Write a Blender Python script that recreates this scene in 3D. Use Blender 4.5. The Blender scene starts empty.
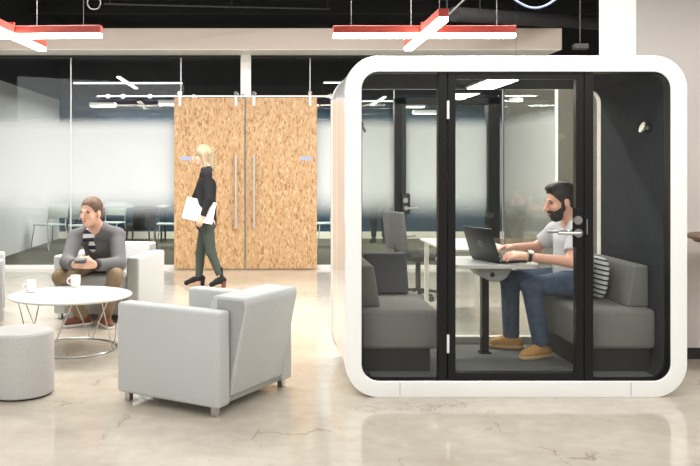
import bpy, bmesh, math, random
import numpy as np
from mathutils import Vector, Matrix, Euler
random.seed(4)
C = bpy.context.scene.collection
PI = math.pi
FPX, VX, VY, EYE = 827.0, 264.0, 170.0, 1.463


def P(px, py, d):
    """photo pixel at a distance d from the lens -> place in the room (metres)"""
    return Vector(((px - VX) * d / FPX, d, EYE - (py - VY) * d / FPX))


# ------------------------------------------------------------------ helpers
def chain(o):
    m = Matrix.Identity(4)
    while o is not None:
        m = o.matrix_basis @ m
        o = o.parent
    return m


def props(o, label=None, cat=None, group=None, kind=None):
    for k, v in (('label', label), ('category', cat), ('group', group), ('kind', kind)):
        if v:
            o[k] = v
    return o


def thing(name, label, cat, loc=(0, 0, 0), rz=0, group=None):
    o = bpy.data.objects.new(name, None)
    C.objects.link(o)
    o.empty_display_size = .1
    o.location = loc
    o.rotation_euler = (0, 0, rz)
    return props(o, label, cat, group)


def link_mesh(name, me, m, parent=None, label=None):
    o = bpy.data.objects.new(name, me)
    C.objects.link(o)
    if m:
        me.materials.append(m)
    if parent is not None:
        o.parent = parent
    if label:
        o['label'] = label
    return o


def dup(root, loc, rz, label, group=None):
    r = root.copy(); C.objects.link(r)
    r.location = loc; r.rotation_euler = (0, 0, rz)
    r['label'] = label
    if group:
        r['group'] = group
    for ch in list(root.children):
        c = ch.copy(); C.objects.link(c); c.parent = r
        for g in list(ch.children):
            d = g.copy(); C.objects.link(d); d.parent = c
    return r


class MB:
    """collects shapes into one mesh"""
    def __init__(s):
        s.bm = bmesh.new()

    def box(s, lo, hi, r=0.0, seg=2, mat=None):
        lo, hi = Vector(lo), Vector(hi)
        t = bmesh.new()
        bmesh.ops.create_cube(t, size=1.0)
        for v in t.verts:
            v.co = Vector((lo[i] + (v.co[i] + .5) * (hi[i] - lo[i]) for i in range(3)))
        if r > 0:
            bmesh.ops.bevel(t, geom=list(t.edges), offset=r, segments=seg, profile=.5, affect='EDGES')
        return s.merge(t, mat)

    def merge(s, t, mat=None):
        if mat is not None:
            t.transform(mat)
        me = bpy.data.meshes.new('tmp')
        t.to_mesh(me); t.free()
        s.bm.from_mesh(me)
        bpy.data.meshes.remove(me)
        return s

    def cyl(s, a, b, r0, r1=None, n=20, cap=True):
        a, b = Vector(a), Vector(b)
        r1 = r0 if r1 is None else r1
        ax = (b - a).normalized()
        u = ax.orthogonal().normalized(); w = ax.cross(u)
        ra, rb = [], []
        for i in range(n):
            q = u * math.cos(2 * PI * i / n) + w * math.sin(2 * PI * i / n)
            ra.append(s.bm.verts.new(a + q * r0)); rb.append(s.bm.verts.new(b + q * r1))
        for i in range(n):
            j = (i + 1) % n
            s.bm.faces.new((ra[i], ra[j], rb[j], rb[i]))
        if cap:
            s.bm.faces.new(ra[::-1]); s.bm.faces.new(rb)
        return s

    def tube(s, pts, r, n=8, closed=False):
        pts = [Vector(p) for p in pts]
        N = len(pts); rings = []
        up = None
        for i, p in enumerate(pts):
            if closed:
                t = pts[(i + 1) % N] - pts[i - 1]
            else:
                t = pts[min(i + 1, N - 1)] - pts[max(i - 1, 0)]
            t.normalize()
            if up is None:
                up = t.orthogonal().normalized()
            up = (up - t * up.dot(t)).normalized()
            w = t.cross(up)
            rings.append([s.bm.verts.new(p + (up * math.cos(2 * PI * k / n) + w * math.sin(2 * PI * k / n)) * r) for k in range(n)])
        for i in range(N if closed else N - 1):
            A, B = rings[i], rings[(i + 1) % N]
            for k in range(n):
                l = (k + 1) % n
                s.bm.faces.new((A[k], A[l], B[l], B[k]))
        if not closed:
            s.bm.faces.new(rings[0][::-1]); s.bm.faces.new(rings[-1])
        return s

    def lathe(s, prof, c, n=48):
        """profile (radius, z) from the bottom up, around the vertical through c"""
        c = Vector(c); rings = []
        for r, z in prof:
            if r < 1e-6:
                rings.append([s.bm.verts.new(c + Vector((0, 0, z)))])
            else:
                rings.append([s.bm.verts.new(c + Vector((r * math.cos(2 * PI * i / n), r * math.sin(2 * PI * i / n), z))) for i in range(n)])
        for A, B in zip(rings, rings[1:]):
            for i in range(n):
                j = (i + 1) % n
                if len(A) == 1 and len(B) > 1:
                    s.bm.faces.new((A[0], B[j], B[i]))
                elif len(B) == 1 and len(A) > 1:
                    s.bm.faces.new((A[i], A[j], B[0]))
                elif len(A) > 1:
                    s.bm.faces.new((A[i], A[j], B[j], B[i]))
        return s

    def prism(s, poly, axis, lo, hi, r=0.0, mat=None):
        """polygon (two coordinates) extruded along axis 'x', 'y' or 'z'"""
        t = bmesh.new()
        def mk(p, h):
            return {'x': (h, p[0], p[1]), 'y': (p[0], h, p[1]), 'z': (p[0], p[1], h)}[axis]
        A = [t.verts.new(mk(p, lo)) for p in poly]; B = [t.verts.new(mk(p, hi)) for p in poly]
        n = len(poly)
        t.faces.new(A); t.faces.new(B[::-1])
        for i in range(n):
            j = (i + 1) % n
            t.faces.new((A[j], A[i], B[i], B[j]))
        bmesh.ops.recalc_face_normals(t, faces=list(t.faces))
        if r > 0:
            bmesh.ops.bevel(t, geom=list(t.edges), offset=r, segments=3, profile=.5, affect='EDGES')
        return s.merge(t, mat)

    def quad(s, pts):
        s.bm.faces.new([s.bm.verts.new(p) for p in pts])
        return s

    def sphere(s, c, r, mat=None, seg=16):
        t = bmesh.new()
        bmesh.ops.create_uvsphere(t, u_segments=seg, v_segments=max(6, seg // 2), radius=1.0)
        r = (r, r, r) if isinstance(r, (int, float)) else r
        for v in t.verts:
            v.co = Vector((v.co.x * r[0], v.co.y * r[1], v.co.z * r[2]))
        M = Matrix.Translation(Vector(c)) @ (mat or Matrix.Identity(4))
        return s.merge(t, M)

    def build(s, name, m, parent=None, label=None, smooth=True, world=True, ang=35):
        bm = s.bm
        bmesh.ops.recalc_face_normals(bm, faces=list(bm.faces))
        if parent is not None and world:
            bm.transform(chain(parent).inverted())
        if smooth:
            lim = math.radians(ang)
            for f in bm.faces:
                f.smooth = True
            for e in bm.edges:
                if len(e.link_faces) == 2 and e.calc_face_angle(0) > lim:
                    e.smooth = False
        me = bpy.data.meshes.new(name)
        bm.to_mesh(me); bm.free()
        return link_mesh(name, me, m, parent, label)


def rrect(x0, x1, z0, z1, R, n=10):
    out = []
    R = max(R, .001)
    for (cx, cz, a0) in ((x1 - R, z1 - R, 0), (x0 + R, z1 - R, 90), (x0 + R, z0 + R, 180), (x1 - R, z0 + R, 270)):
        for i in range(n + 1):
            a = math.radians(a0 + 90 * i / n)
            out.append((cx + R * math.cos(a), cz + R * math.sin(a)))
    return out


def ring(mb, rect, R, prof, n=12):
    """sweep a closed profile of (inset, y) around a rounded rectangle standing in the xz plane"""
    x0, x1, z0, z1 = rect
    loops = []
    for off, y in prof:
        loops.append([mb.bm.verts.new((x, y, z)) for x, z in rrect(x0 + off, x1 - off, z0 + off, z1 - off, R - off, n)])
    m = len(loops[0])
    for k in range(len(loops)):
        A, B = loops[k], loops[(k + 1) % len(loops)]
        for i in range(m):
            j = (i + 1) % m
            mb.bm.faces.new((A[i], A[j], B[j], B[i]))
    return mb


def rot_at(c, rz=0, rx=0, ry=0):
    c = Vector(c)
    return Matrix.Translation(c) @ Euler((rx, ry, rz)).to_matrix().to_4x4() @ Matrix.Translation(-c)


# ------------------------------------------------------------------ materials
def lin(c):
    return tuple(((v / 255) / 12.92 if v / 255 <= .04045 else ((v / 255 + .055) / 1.055) ** 2.4) for v in c) + (1,)


def new_mat(name):
    m = bpy.data.materials.new(name)
    m.use_nodes = True
    nt = m.node_tree
    nt.nodes.clear()
    return m, nt, nt.nodes.new('ShaderNodeOutputMaterial')


def pbr(name, col, rough=.5, metal=0, spec=.5, vary=0, scale=8, col2=None, bump=0, bscale=200, coat=0, sheen=0, stretch=None):
    m, nt, out = new_mat(name)
    b = nt.nodes.new('ShaderNodeBsdfPrincipled')
    nt.links.new(b.outputs[0], out.inputs[0])
    b.inputs['Roughness'].default_value = rough
    b.inputs['Metallic'].default_value = metal
    b.inputs['Specular IOR Level'].default_value = spec
    b.inputs['Coat Weight'].default_value = coat
    b.inputs['Coat Roughness'].default_value = .05
    b.inputs['Sheen Weight'].default_value = sheen
    c = lin(col)
    tc = nt.nodes.new('ShaderNodeTexCoord')
    src = tc.outputs['Object']
    if stretch:
        mp = nt.nodes.new('ShaderNodeMapping')
        mp.inputs['Scale'].default_value = stretch
        nt.links.new(src, mp.inputs[0]); src = mp.outputs[0]
    if vary or col2:
        no = nt.nodes.new('ShaderNodeTexNoise')
        no.inputs['Scale'].default_value = scale
        no.inputs['Detail'].default_value = 4
        nt.links.new(src, no.inputs['Vector'])
        mx = nt.nodes.new('ShaderNodeMix'); mx.data_type = 'RGBA'
        rp = nt.nodes.new('ShaderNodeMapRange')
        rp.inputs[1].default_value = .3; rp.inputs[2].default_value = .7
        nt.links.new(no.outputs['Fac'], rp.inputs[0])
        nt.links.new(rp.outputs[0], mx.inputs['Factor'])
        mx.inputs[6].default_value = c if col2 else tuple(v * (1 - vary) for v in c[:3]) + (1,)
        mx.inputs[7].default_value = lin(col2) if col2 else tuple(min(1, v * (1 + vary)) for v in c[:3]) + (1,)
        nt.links.new(mx.outputs[2], b.inputs['Base Color'])
    else:
        b.inputs['Base Color'].default_value = c
    if bump:
        n2 = nt.nodes.new('ShaderNodeTexNoise'); n2.inputs['Scale'].default_value = bscale
        nt.links.new(src, n2.inputs['Vector'])
        bp = nt.nodes.new('ShaderNodeBump'); bp.inputs['Strength'].default_value = bump; bp.inputs['Distance'].default_value = .002
        nt.links.new(n2.outputs['Fac'], bp.inputs['Height'])
        nt.links.new(bp.outputs[0], b.inputs['Normal'])
    return m


def emit(name, col, strength):
    m, nt, out = new_mat(name)
    e = nt.nodes.new('ShaderNodeEmission')
    e.inputs[0].default_value = lin(col); e.inputs[1].default_value = strength
    nt.links.new(e.outputs[0], out.inputs[0])
    return m


def glass_node(nt, tint, f0):
    lw = nt.nodes.new('ShaderNodeLayerWeight'); lw.inputs[0].default_value = .5
    pw = nt.nodes.new('ShaderNodeMath'); pw.operation = 'POWER'; pw.inputs[1].default_value = 5
    nt.links.new(lw.outputs['Facing'], pw.inputs[0])
    mp = nt.nodes.new('ShaderNodeMapRange'); mp.inputs[3].default_value = f0; mp.inputs[4].default_value = .9
    nt.links.new(pw.outputs[0], mp.inputs[0])
    tr = nt.nodes.new('ShaderNodeBsdfTransparent'); tr.inputs[0].default_value = tint
    gl = nt.nodes.new('ShaderNodeBsdfGlossy'); gl.inputs['Roughness'].default_value = .0
    mx = nt.nodes.new('ShaderNodeMixShader')
    nt.links.new(mp.outputs[0], mx.inputs[0]); nt.links.new(tr.outputs[0], mx.inputs[1]); nt.links.new(gl.outputs[0], mx.inputs[2])
    return mx


def glass(name, tint=(.96, .98, .96, 1), f0=.04):
    m, nt, out = new_mat(name)
    nt.links.new(glass_node(nt, tint, f0).outputs[0], out.inputs[0])
    return m


def frosted(name):
    """clear glass with a band of etched film that fades out at its lower and upper edge"""
    m, nt, out = new_mat(name)
    g = glass_node(nt, (.93, .96, .95, 1), .012)
    df = nt.nodes.new('ShaderNodeBsdfDiffuse'); df.inputs[0].default_value = (.74, .75, .75, 1)
    tl = nt.nodes.new('ShaderNodeBsdfTranslucent'); tl.inputs[0].default_value = (.93, .95, .95, 1)
    fr = nt.nodes.new('ShaderNodeMixShader'); fr.inputs[0].default_value = .5
    nt.links.new(df.outputs[0], fr.inputs[1]); nt.links.new(tl.outputs[0], fr.inputs[2])
    ge = nt.nodes.new('ShaderNodeNewGeometry'); sp = nt.nodes.new('ShaderNodeSeparateXYZ')
    nt.links.new(ge.outputs['Position'], sp.inputs[0])
    a = nt.nodes.new('ShaderNodeMapRange'); a.interpolation_type = 'SMOOTHSTEP'
    a.inputs[1].default_value = .70; a.inputs[2].default_value = 1.22
    b = nt.nodes.new('ShaderNodeMapRange'); b.interpolation_type = 'SMOOTHSTEP'
    b.inputs[1].default_value = 2.27; b.inputs[2].default_value = 2.05
    nt.links.new(sp.outputs[2], a.inputs[0]); nt.links.new(sp.outputs[2], b.inputs[0])
    mu = nt.nodes.new('ShaderNodeMath'); mu.operation = 'MULTIPLY'
    nt.links.new(a.outputs[0], mu.inputs[0]); nt.links.new(b.outputs[0], mu.inputs[1])
    m2 = nt.nodes.new('ShaderNodeMath'); m2.operation = 'MULTIPLY'; m2.inputs[1].default_value = .80
    nt.links.new(mu.outputs[0], m2.inputs[0])
    mx = nt.nodes.new('ShaderNodeMixShader')
    nt.links.new(m2.outputs[0], mx.inputs[0]); nt.links.new(g.outputs[0], mx.inputs[1]); nt.links.new(fr.outputs[0], mx.inputs[2])
    nt.links.new(mx.outputs[0], out.inputs[0])
    return m


def osb_mat():
    m, nt, out = new_mat('strand_board')
    b = nt.nodes.new('ShaderNodeBsdfPrincipled'); b.inputs['Roughness'].default_value = .55
    nt.links.new(b.outputs[0], out.inputs[0])
    tc = nt.nodes.new('ShaderNodeTexCoord')
    cols = []
    for k, (rz, sc) in enumerate((((0, .35, 0), (58, 1, 20)), ((0, -.5, 0), (44, 1, 16)), ((0, 1.2, 0), (52, 1, 21)))):
        mp = nt.nodes.new('ShaderNodeMapping'); mp.inputs['Rotation'].default_value = rz; mp.inputs['Scale'].default_value = sc
        mp.inputs['Location'].default_value = (k * 3.1, 0, k * 1.7)
        nt.links.new(tc.outputs['Object'], mp.inputs[0])
        vo = nt.nodes.new('ShaderNodeTexVoronoi'); vo.inputs['Scale'].default_value = 1.0
        nt.links.new(mp.outputs[0], vo.inputs['Vector'])
        rp = nt.nodes.new('ShaderNodeValToRGB')
        rp.color_ramp.elements[0].color = lin((160, 118, 76)); rp.color_ramp.elements[1].color = lin((194, 168, 131))
        for p, c in ((.08, (142, 99, 61)), (.2, (172, 135, 93)), (.65, (179, 145, 104)), (.9, (188, 158, 119))):
            e = rp.color_ramp.elements.new(p); e.color = lin(c)
        s = nt.nodes.new('ShaderNodeSeparateColor'); nt.links.new(vo.outputs['Color'], s.inputs[0])
        nt.links.new(s.outputs[0], rp.inputs[0])
        cols.append((rp, s))
    m1 = nt.nodes.new('ShaderNodeMix'); m1.data_type = 'RGBA'
    st = nt.nodes.new('ShaderNodeMath'); st.operation = 'GREATER_THAN'; st.inputs[1].default_value = .5
    nt.links.new(cols[1][1].outputs[1], st.inputs[0]); nt.links.new(st.outputs[0], m1.inputs['Factor'])
    nt.links.new(cols[0][0].outputs[0], m1.inputs[6]); nt.links.new(cols[1][0].outputs[0], m1.inputs[7])
    m2 = nt.nodes.new('ShaderNodeMix'); m2.data_type = 'RGBA'
    s2 = nt.nodes.new('ShaderNodeMath'); s2.operation = 'GREATER_THAN'; s2.inputs[1].default_value = .68
    nt.links.new(cols[2][1].outputs[1], s2.inputs[0]); nt.links.new(s2.outputs[0], m2.inputs['Factor'])
    nt.links.new(m1.outputs[2], m2.inputs[6]); nt.links.new(cols[2][0].outputs[0], m2.inputs[7])
    nt.links.new(m2.outputs[2], b.inputs['Base Color'])
    return m


def concrete_mat():
    m, nt, out = new_mat('polished_concrete')
    b = nt.nodes.new('ShaderNodeBsdfPrincipled')
    nt.links.new(b.outputs[0], out.inputs[0])
    ge = nt.nodes.new('ShaderNodeNewGeometry')
    def noise(scale, det=6, rough=.6):
        n = nt.nodes.new('ShaderNodeTexNoise'); n.inputs['Scale'].default_value = scale; n.inputs['Detail'].default_value = det
        n.inputs['Roughness'].default_value = rough
        nt.links.new(ge.outputs['Position'], n.inputs['Vector']); return n
    n1 = noise(.9); n2 = noise(9); n3 = noise(45, 3)
    rp = nt.nodes.new('ShaderNodeValToRGB')
    rp.color_ramp.elements[0].position = .33; rp.color_ramp.elements[0].color = lin(FLOOR_A)
    rp.color_ramp.elements[1].position = .68; rp.color_ramp.elements[1].color = lin(FLOOR_B)
    ad = nt.nodes.new('ShaderNodeMix'); ad.data_type = 'FLOAT'; ad.inputs[0].default_value = .35
    nt.links.new(n1.outputs['Fac'], ad.inputs[2]); nt.links.new(n2.outputs['Fac'], ad.inputs[3])
    nt.links.new(ad.outputs[0], rp.inputs[0])
    # hairline cracks, only in patches
    dn = nt.nodes.new('ShaderNodeVectorMath'); dn.operation = 'ADD'
    sc = nt.nodes.new('ShaderNodeVectorMath'); sc.operation = 'SCALE'; sc.inputs['Scale'].default_value = .35
    nt.links.new(noise(3).outputs['Color'], sc.inputs[0])
    nt.links.new(ge.outputs['Position'], dn.inputs[0]); nt.links.new(sc.outputs[0], dn.inputs[1])
    vo = nt.nodes.new('ShaderNodeTexVoronoi'); vo.feature = 'DISTANCE_TO_EDGE'; vo.inputs['Scale'].default_value = 1.3
    nt.links.new(dn.outputs[0], vo.inputs['Vector'])
    lt = nt.nodes.new('ShaderNodeMapRange'); lt.inputs[1].default_value = .004; lt.inputs[2].default_value = .012
    lt.inputs[3].default_value = 1; lt.inputs[4].default_value = 0
    nt.links.new(vo.outputs['Distance'], lt.inputs[0])
    pm = nt.nodes.new('ShaderNodeMapRange'); pm.inputs[1].default_value = .52; pm.inputs[2].default_value = .6
    nt.links.new(noise(1.7, 5, .7).outputs['Fac'], pm.inputs[0])
    cm = nt.nodes.new('ShaderNodeMath'); cm.operation = 'MULTIPLY'
    nt.links.new(lt.outputs[0], cm.inputs[0]); nt.links.new(pm.outputs[0], cm.inputs[1])
    # small pits
    pt = nt.nodes.new('ShaderNodeMapRange'); pt.inputs[1].default_value = .68; pt.inputs[2].default_value = .74
    nt.links.new(n3.outputs['Fac'], pt.inputs[0])
    mx2 = nt.nodes.new('ShaderNodeMath'); mx2.operation = 'MAXIMUM'
    nt.links.new(cm.outputs[0], mx2.inputs[0]); nt.links.new(pt.outputs[0], mx2.inputs[1])
    hf = nt.nodes.new('ShaderNodeMath'); hf.operation = 'MULTIPLY'; hf.inputs[1].default_value = .5
    nt.links.new(mx2.outputs[0], hf.inputs[0])
    mc = nt.nodes.new('ShaderNodeMix'); mc.data_type = 'RGBA'
    nt.links.new(hf.outputs[0], mc.inputs['Factor'])
    nt.links.new(rp.outputs[0], mc.inputs[6]); mc.inputs[7].default_value = lin((120, 104, 84))
    nt.links.new(mc.outputs[2], b.inputs['Base Color'])
    rr = nt.nodes.new('ShaderNodeMapRange'); rr.inputs[1].default_value = .3; rr.inputs[2].default_value = .7
    rr.inputs[3].default_value = .06; rr.inputs[4].default_value = .17
    nt.links.new(n1.outputs['Fac'], rr.inputs[0]); nt.links.new(rr.outputs[0], b.inputs['Roughness'])
    b.inputs['Specular IOR Level'].default_value = .9
    return m


def stripes(name, bands, axis=2, rough=.8):
    """woven stripes: bands = [(position, colour), ...] along an object axis, repeated every period"""
    m, nt, out = new_mat(name)
    b = nt.nodes.new('ShaderNodeBsdfPrincipled'); b.inputs['Roughness'].default_value = rough
    nt.links.new(b.outputs[0], out.inputs[0])
    tc = nt.nodes.new('ShaderNodeTexCoord'); sp = nt.nodes.new('ShaderNodeSeparateXYZ')
    nt.links.new(tc.outputs['Object'], sp.inputs[0])
    period = bands[-1][0]
    dv = nt.nodes.new('ShaderNodeMath'); dv.operation = 'DIVIDE'; dv.inputs[1].default_value = period
    fr = nt.nodes.new('ShaderNodeMath'); fr.operation = 'FRACT'
    nt.links.new(sp.outputs[axis], dv.inputs[0]); nt.links.new(dv.outputs[0], fr.inputs[0])
    rp = nt.nodes.new('ShaderNodeValToRGB'); rp.color_ramp.interpolation = 'CONSTANT'
    els = rp.color_ramp.elements
    els[0].position = 0; els[0].color = lin(bands[0][1])
    els[1].position = bands[1][0] / period; els[1].color = lin(bands[1][1])
    for p, c in bands[2:-1]:
        e = els.new(p / period); e.color = lin(c)
    nt.links.new(fr.outputs[0], rp.inputs[0]); nt.links.new(rp.outputs[0], b.inputs['Base Color'])
    return m


FLOOR_A, FLOOR_B = (174, 164, 147), (204, 195, 180)
M = dict(
    white=pbr('white_lacquer', (238, 237, 234), .18, spec=.6, coat=.5),
    matwhite=pbr('white_satin', (222, 221, 217), .4),
    wallw=pbr('white_wall_paint', (206, 204, 200), .7, vary=.02, scale=2),
    walls=pbr('warm_wall_paint', (220, 212, 204), .75, vary=.02, scale=2),
    bulk=pbr('bulkhead_paint', (172, 159, 147), .7, vary=.015, scale=3),
    felt=pbr('charcoal_felt', (52, 53, 57), .95, vary=.22, scale=60, spec=.1),
    feltl=pbr('grey_felt_lining', (92, 92, 90), .95, vary=.12, scale=60, spec=.1),
    feltwall=pbr('grey_panel_wall', (138, 132, 122), .9, vary=.08, scale=30),
    coil=pbr('grey_cable_jacket', (92, 92, 94), .6),
    endpaint=pbr('white_end_paint', (200, 199, 197), .6, vary=.02, scale=3),
    carpet=pbr('grey_carpet', (104, 104, 102), 1, vary=.2, scale=180, spec=.05, bump=.4),
    carpetb=pbr('olive_grey_carpet', (92, 88, 76), 1, vary=.12, scale=60, spec=.05),
    black=pbr('black_satin_metal', (20, 19, 18), .4, spec=.3),
    blackm=pbr('black_matte', (24, 24, 25), .7),
    dark=pbr('dark_ceiling_paint', (17, 17, 18), .9, vary=.2, scale=3),
    dark2=pbr('dark_grey_paint', (34, 33, 33), .8, vary=.1, scale=4),
    steel=pbr('brushed_steel', (200, 198, 194), .28, 1),
    chrome=pbr('chrome', (225, 225, 225), .1, 1),
    rail=pbr('satin_rail_metal', (205, 203, 198), .35, .6),
    fabl=pbr('light_grey_wool', (190, 190, 187), .95, col2=(172, 174, 172), scale=140, spec=.1, bump=.25, bscale=500, sheen=.2),
    fabg=pbr('mid_grey_wool', (166, 165, 160), .95, col2=(148, 148, 145), scale=140, spec=.1, bump=.25, bscale=500),
    fabp=pbr('pod_bench_fabric', (128, 126, 121), .95, col2=(108, 107, 104), scale=120, spec=.1, bump=.25, bscale=450, stretch=(1, 1, 3)),
    fabd=pbr('dark_slate_fabric', (94, 93, 95), .9, vary=.12, scale=90, spec=.15),
    fabpouf=pbr('warm_grey_felted_wool', (188, 184, 180), .95, col2=(172, 169, 166), scale=110, spec=.1, bump=.2, bscale=400),
    red=pbr('coral_red_paint', (184, 72, 60), .45),
    blue=pbr('deep_teal_paint', (28, 56, 74), .75, vary=.05, scale=1.5),
    table=pbr('white_laminate', (200, 198, 194), .3),
    ceramic=pbr('white_ceramic', (240, 239, 236), .15, spec=.6),
    wood=pbr('walnut_wood', (126, 92, 66), .45, col2=(98, 68, 46), scale=6, stretch=(1, 8, 8)),
    woodleg=pbr('dark_wood_leg', (92, 62, 44), .5, vary=.15, scale=20),
    base=pbr('dark_vinyl_base', (52, 46, 44), .6),
    cream=pbr('cream_baseboard', (232, 226, 206), .6),
    osb=osb_mat(),
    glass=glass('clear_pane', (.95, .96, .95, 1), .022),
    glassr=glass('rear_pane', (.93, .94, .92, 1), .075),
    frost=frosted('frosted_band_pane'),
    lamp=emit('lamp_diffuser', (255, 246, 232), 40),
    lampp=emit('pod_lamp_diffuser', (255, 252, 246), 20),
    lampb=emit('spot_lamp_diffuser', (255, 250, 240), 5),
    plastic=pbr('dark_plastic', (34, 34, 37), .4),
    plasticg=pbr('grey_plastic', (150, 150, 148), .45),
    shell=pbr('pale_green_shell', (176, 188, 176), .5),
    sticker=pbr('blue_grey_sticker', (150, 158, 182), .6),
    silver=pbr('silver_laptop', (232, 232, 230), .4, .1),
    screen=pbr('dark_screen', (18, 20, 24), .15),
    skin=pbr('fair_skin', (226, 172, 148), .5, vary=.04, scale=20),
    skin2=pbr('warm_skin', (222, 176, 152), .5, vary=.04, scale=20),
    hairb=pbr('dark_brown_hair', (42, 32, 27), .6, vary=.3, scale=60),
    hairm=pbr('brown_hair', (98, 72, 52), .6, vary=.25, scale=70),
    blond=pbr('blond_hair', (176, 160, 132), .55, col2=(142, 120, 88), scale=40, stretch=(3, 3, .6)),
    tee=pbr('light_grey_jersey', (206, 206, 208), .9, col2=(190, 190, 194), scale=120),
    jean=pbr('blue_denim', (78, 92, 112), .9, col2=(58, 70, 90), scale=25),
    khaki=pbr('khaki_cotton', (128, 110, 86), .9, vary=.1, scale=30),
    jacket=pbr('grey_wool_jacket', (108, 106, 106), .95, col2=(92, 91, 92), scale=150),
    sweater=pbr('black_knit', (26, 26, 28), .95, vary=.15, scale=90),
    pant=pbr('dark_green_wool', (62, 72, 64), .9, vary=.1, scale=60),
    tan=pbr('tan_suede', (190, 142, 84), .85, vary=.1, scale=50),
    tansole=pbr('honey_rubber', (214, 180, 132), .7),
    brown=pbr('brown_leather', (112, 62, 42), .5, vary=.15, scale=40),
    eye=pbr('dark_eye', (38, 30, 28), .25),
    lip=pbr('lip_tone', (186, 112, 100), .5),
    stripe=stripes('navy_striped_jersey', [(0, (36, 42, 72)), (.013, (236, 236, 234)), (.053, (36, 42, 72)), (.08, (0, 0, 0))]),
    pillow=stripes('black_and_white_stripe', [(0, (228, 226, 220)), (.022, (40, 40, 42)), (.034, (0, 0, 0))]),
    cable=pbr('blue_grey_cable', (92, 102, 122), .5),
)
M['floor'] = concrete_mat()


def struct(name, mb, m, parent=None, label=None, smooth=False):
    o = mb.build(name, m, parent, smooth=smooth)
    if parent is None:
        o['kind'] = 'structure'
    if label:
        o['label'] = label
    return o


# ------------------------------------------------------------------ the room
D_GLASS, D_FAR = 12.30, 17.65
gx = lambda px: (px - VX) * D_GLASS / FPX
struct('floor', MB().box((-9, -6, -.1), (9, 12.34, 0)), M['floor'])
struct('floor_1', MB().box((-9, 12.34, -.1), (9, 18, 0)), M['carpetb'])
struct('ceiling', MB().box((-9, -6, 4.6), (9, 18, 4.7)), M['dark'])
struct('wall_back', MB().box((-5, D_FAR, 0), (9, D_FAR + .1, 3.06)), M['blue'])
struct('wall_back_upper', MB().box((-5, D_FAR, 3.06), (9, D_FAR + .1, 4.6)), M['dark2'])
struct('baseboard_back', MB().box((-4.37, D_FAR - .02, 0), (9, D_FAR, .15)), M['cream'])
struct('wall_left', MB().box((-4.5, 12.4, 0), (-4.37, D_FAR, 2.95)), M['wallw'])
struct('wall_left_upper', MB().box((-4.5, 12.4, 2.95), (-4.37, D_FAR, 4.6)), M['dark2'])
struct('wall_right', MB().box((2.89, 6.41, 0), (6.5, 7.12, 4.6)), M['walls'])
struct('baseboard_right', MB().box((2.885, 6.398, 0), (6.5, 6.41, .085)), M['base'])
struct('trim_6', MB().box((2.885, 6.41, 0), (2.89, 7.12, 4.6)), M['endpaint'])  # end of the same wall, toned apart to imitate the light on it
# bulkhead above the glass front
struct('trim_1', MB().box((-9, 11.69, 3.17), (4.21, 12.4, 3.466)), M['bulk'])
struct('trim_20', MB().box((-9, 11.694, 3.164), (4.206, 12.26, 3.17)), M['matwhite'])  # white board added so the bulkhead underside looks lit
struct('trim_2', MB().box((-9, 12.26, 3.13), (4.21, 12.34, 3.17)), M['dark2'])
# white post between the two halves of the glass front, base channel
struct('trim_3', MB().box((gx(241), 12.22, 0), (gx(251), 12.38, 3.17)), M['matwhite'])
struct('trim_4', MB().box((-9, 12.26, 0), (3.57, 12.34, .05)), M['matwhite'])
# glass front, pane by pane
seams = [-4.6, gx(71), gx(181), gx(241), None, gx(251), gx(310), gx(394), None, gx(498), 3.55]
k = 1
for a, b in zip(seams, seams[1:]):
    if a is None or b is None:
        continue
    o = struct('window_%d' % k, MB().box((a + .006, 12.294, .05), (b - .006, 12.306, 3.13)), M['frost'])
    MB().box((b - .006, 12.29, .05), (b + .006, 12.31, 3.13)).build('seam', M['rail'], o, smooth=False)
    k += 1
o = struct('window_%d' % k, MB().box((3.56, 10.1, .05), (3.572, 12.25, 2.72)), M['frost'])
MB().box((3.55, 10.09, 2.72), (3.58, 12.25, 2.75)).build('head_channel', M['rail'], o, smooth=False)
MB().box((3.55, 10.07, 0), (3.58, 10.1, 2.75)).build('end_post', M['matwhite'], o, smooth=False)
MB().box((3.55, 10.09, 0), (3.58, 12.25, .05)).build('base_channel', M['matwhite'], o, smooth=False)

fr3 = MB()
for a, c in ((394, 405), (486.5, 498)):
    fr3.box((gx(a), 12.2, 0), (gx(c), 12.4, 2.53))
fr3.box((gx(394), 12.2, 2.44), (gx(498), 12.4, 2.53))
d3 = struct('door_3', fr3, M['black'], label='black framed doorway in the glass front, seen through the pod')
MB().box((gx(405), 12.294, .02), (gx(445.6), 12.306, 2.44)).build('door_pane', M['frost'], d3, smooth=False)
MB().box((gx(446.6), 12.294, .02), (gx(486.5), 12.306, 2.44)).build('door_pane', M['frost'], d3, smooth=False)
MB().box((gx(400), 12.17, EYE - 44 * .01487), (gx(408.5), 12.2, EYE - 23 * .01487), .03, 3).build('lock_plate', M['black'], d3)
MB().cyl((gx(404), 12.15, EYE - 30 * .01487), (gx(404), 12.17, EYE - 30 * .01487), .038, n=20).build('lock_rose', M['steel'], d3)
MB().cyl((gx(404), 12.10, EYE - 37.5 * .01487), (gx(404), 12.17, EYE - 37.5 * .01487), .03, n=20).tube([(gx(404), 12.11, EYE - 37.5 * .01487), (gx(415), 12.11, EYE - 37.3 * .01487)], .017, n=10).build('lever_handle', M['steel'], d3)
struct('wall_partition', MB().box((3.6, 12.3, 0), (6.5, 12.4, 3.17)), M['feltwall'])

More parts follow.
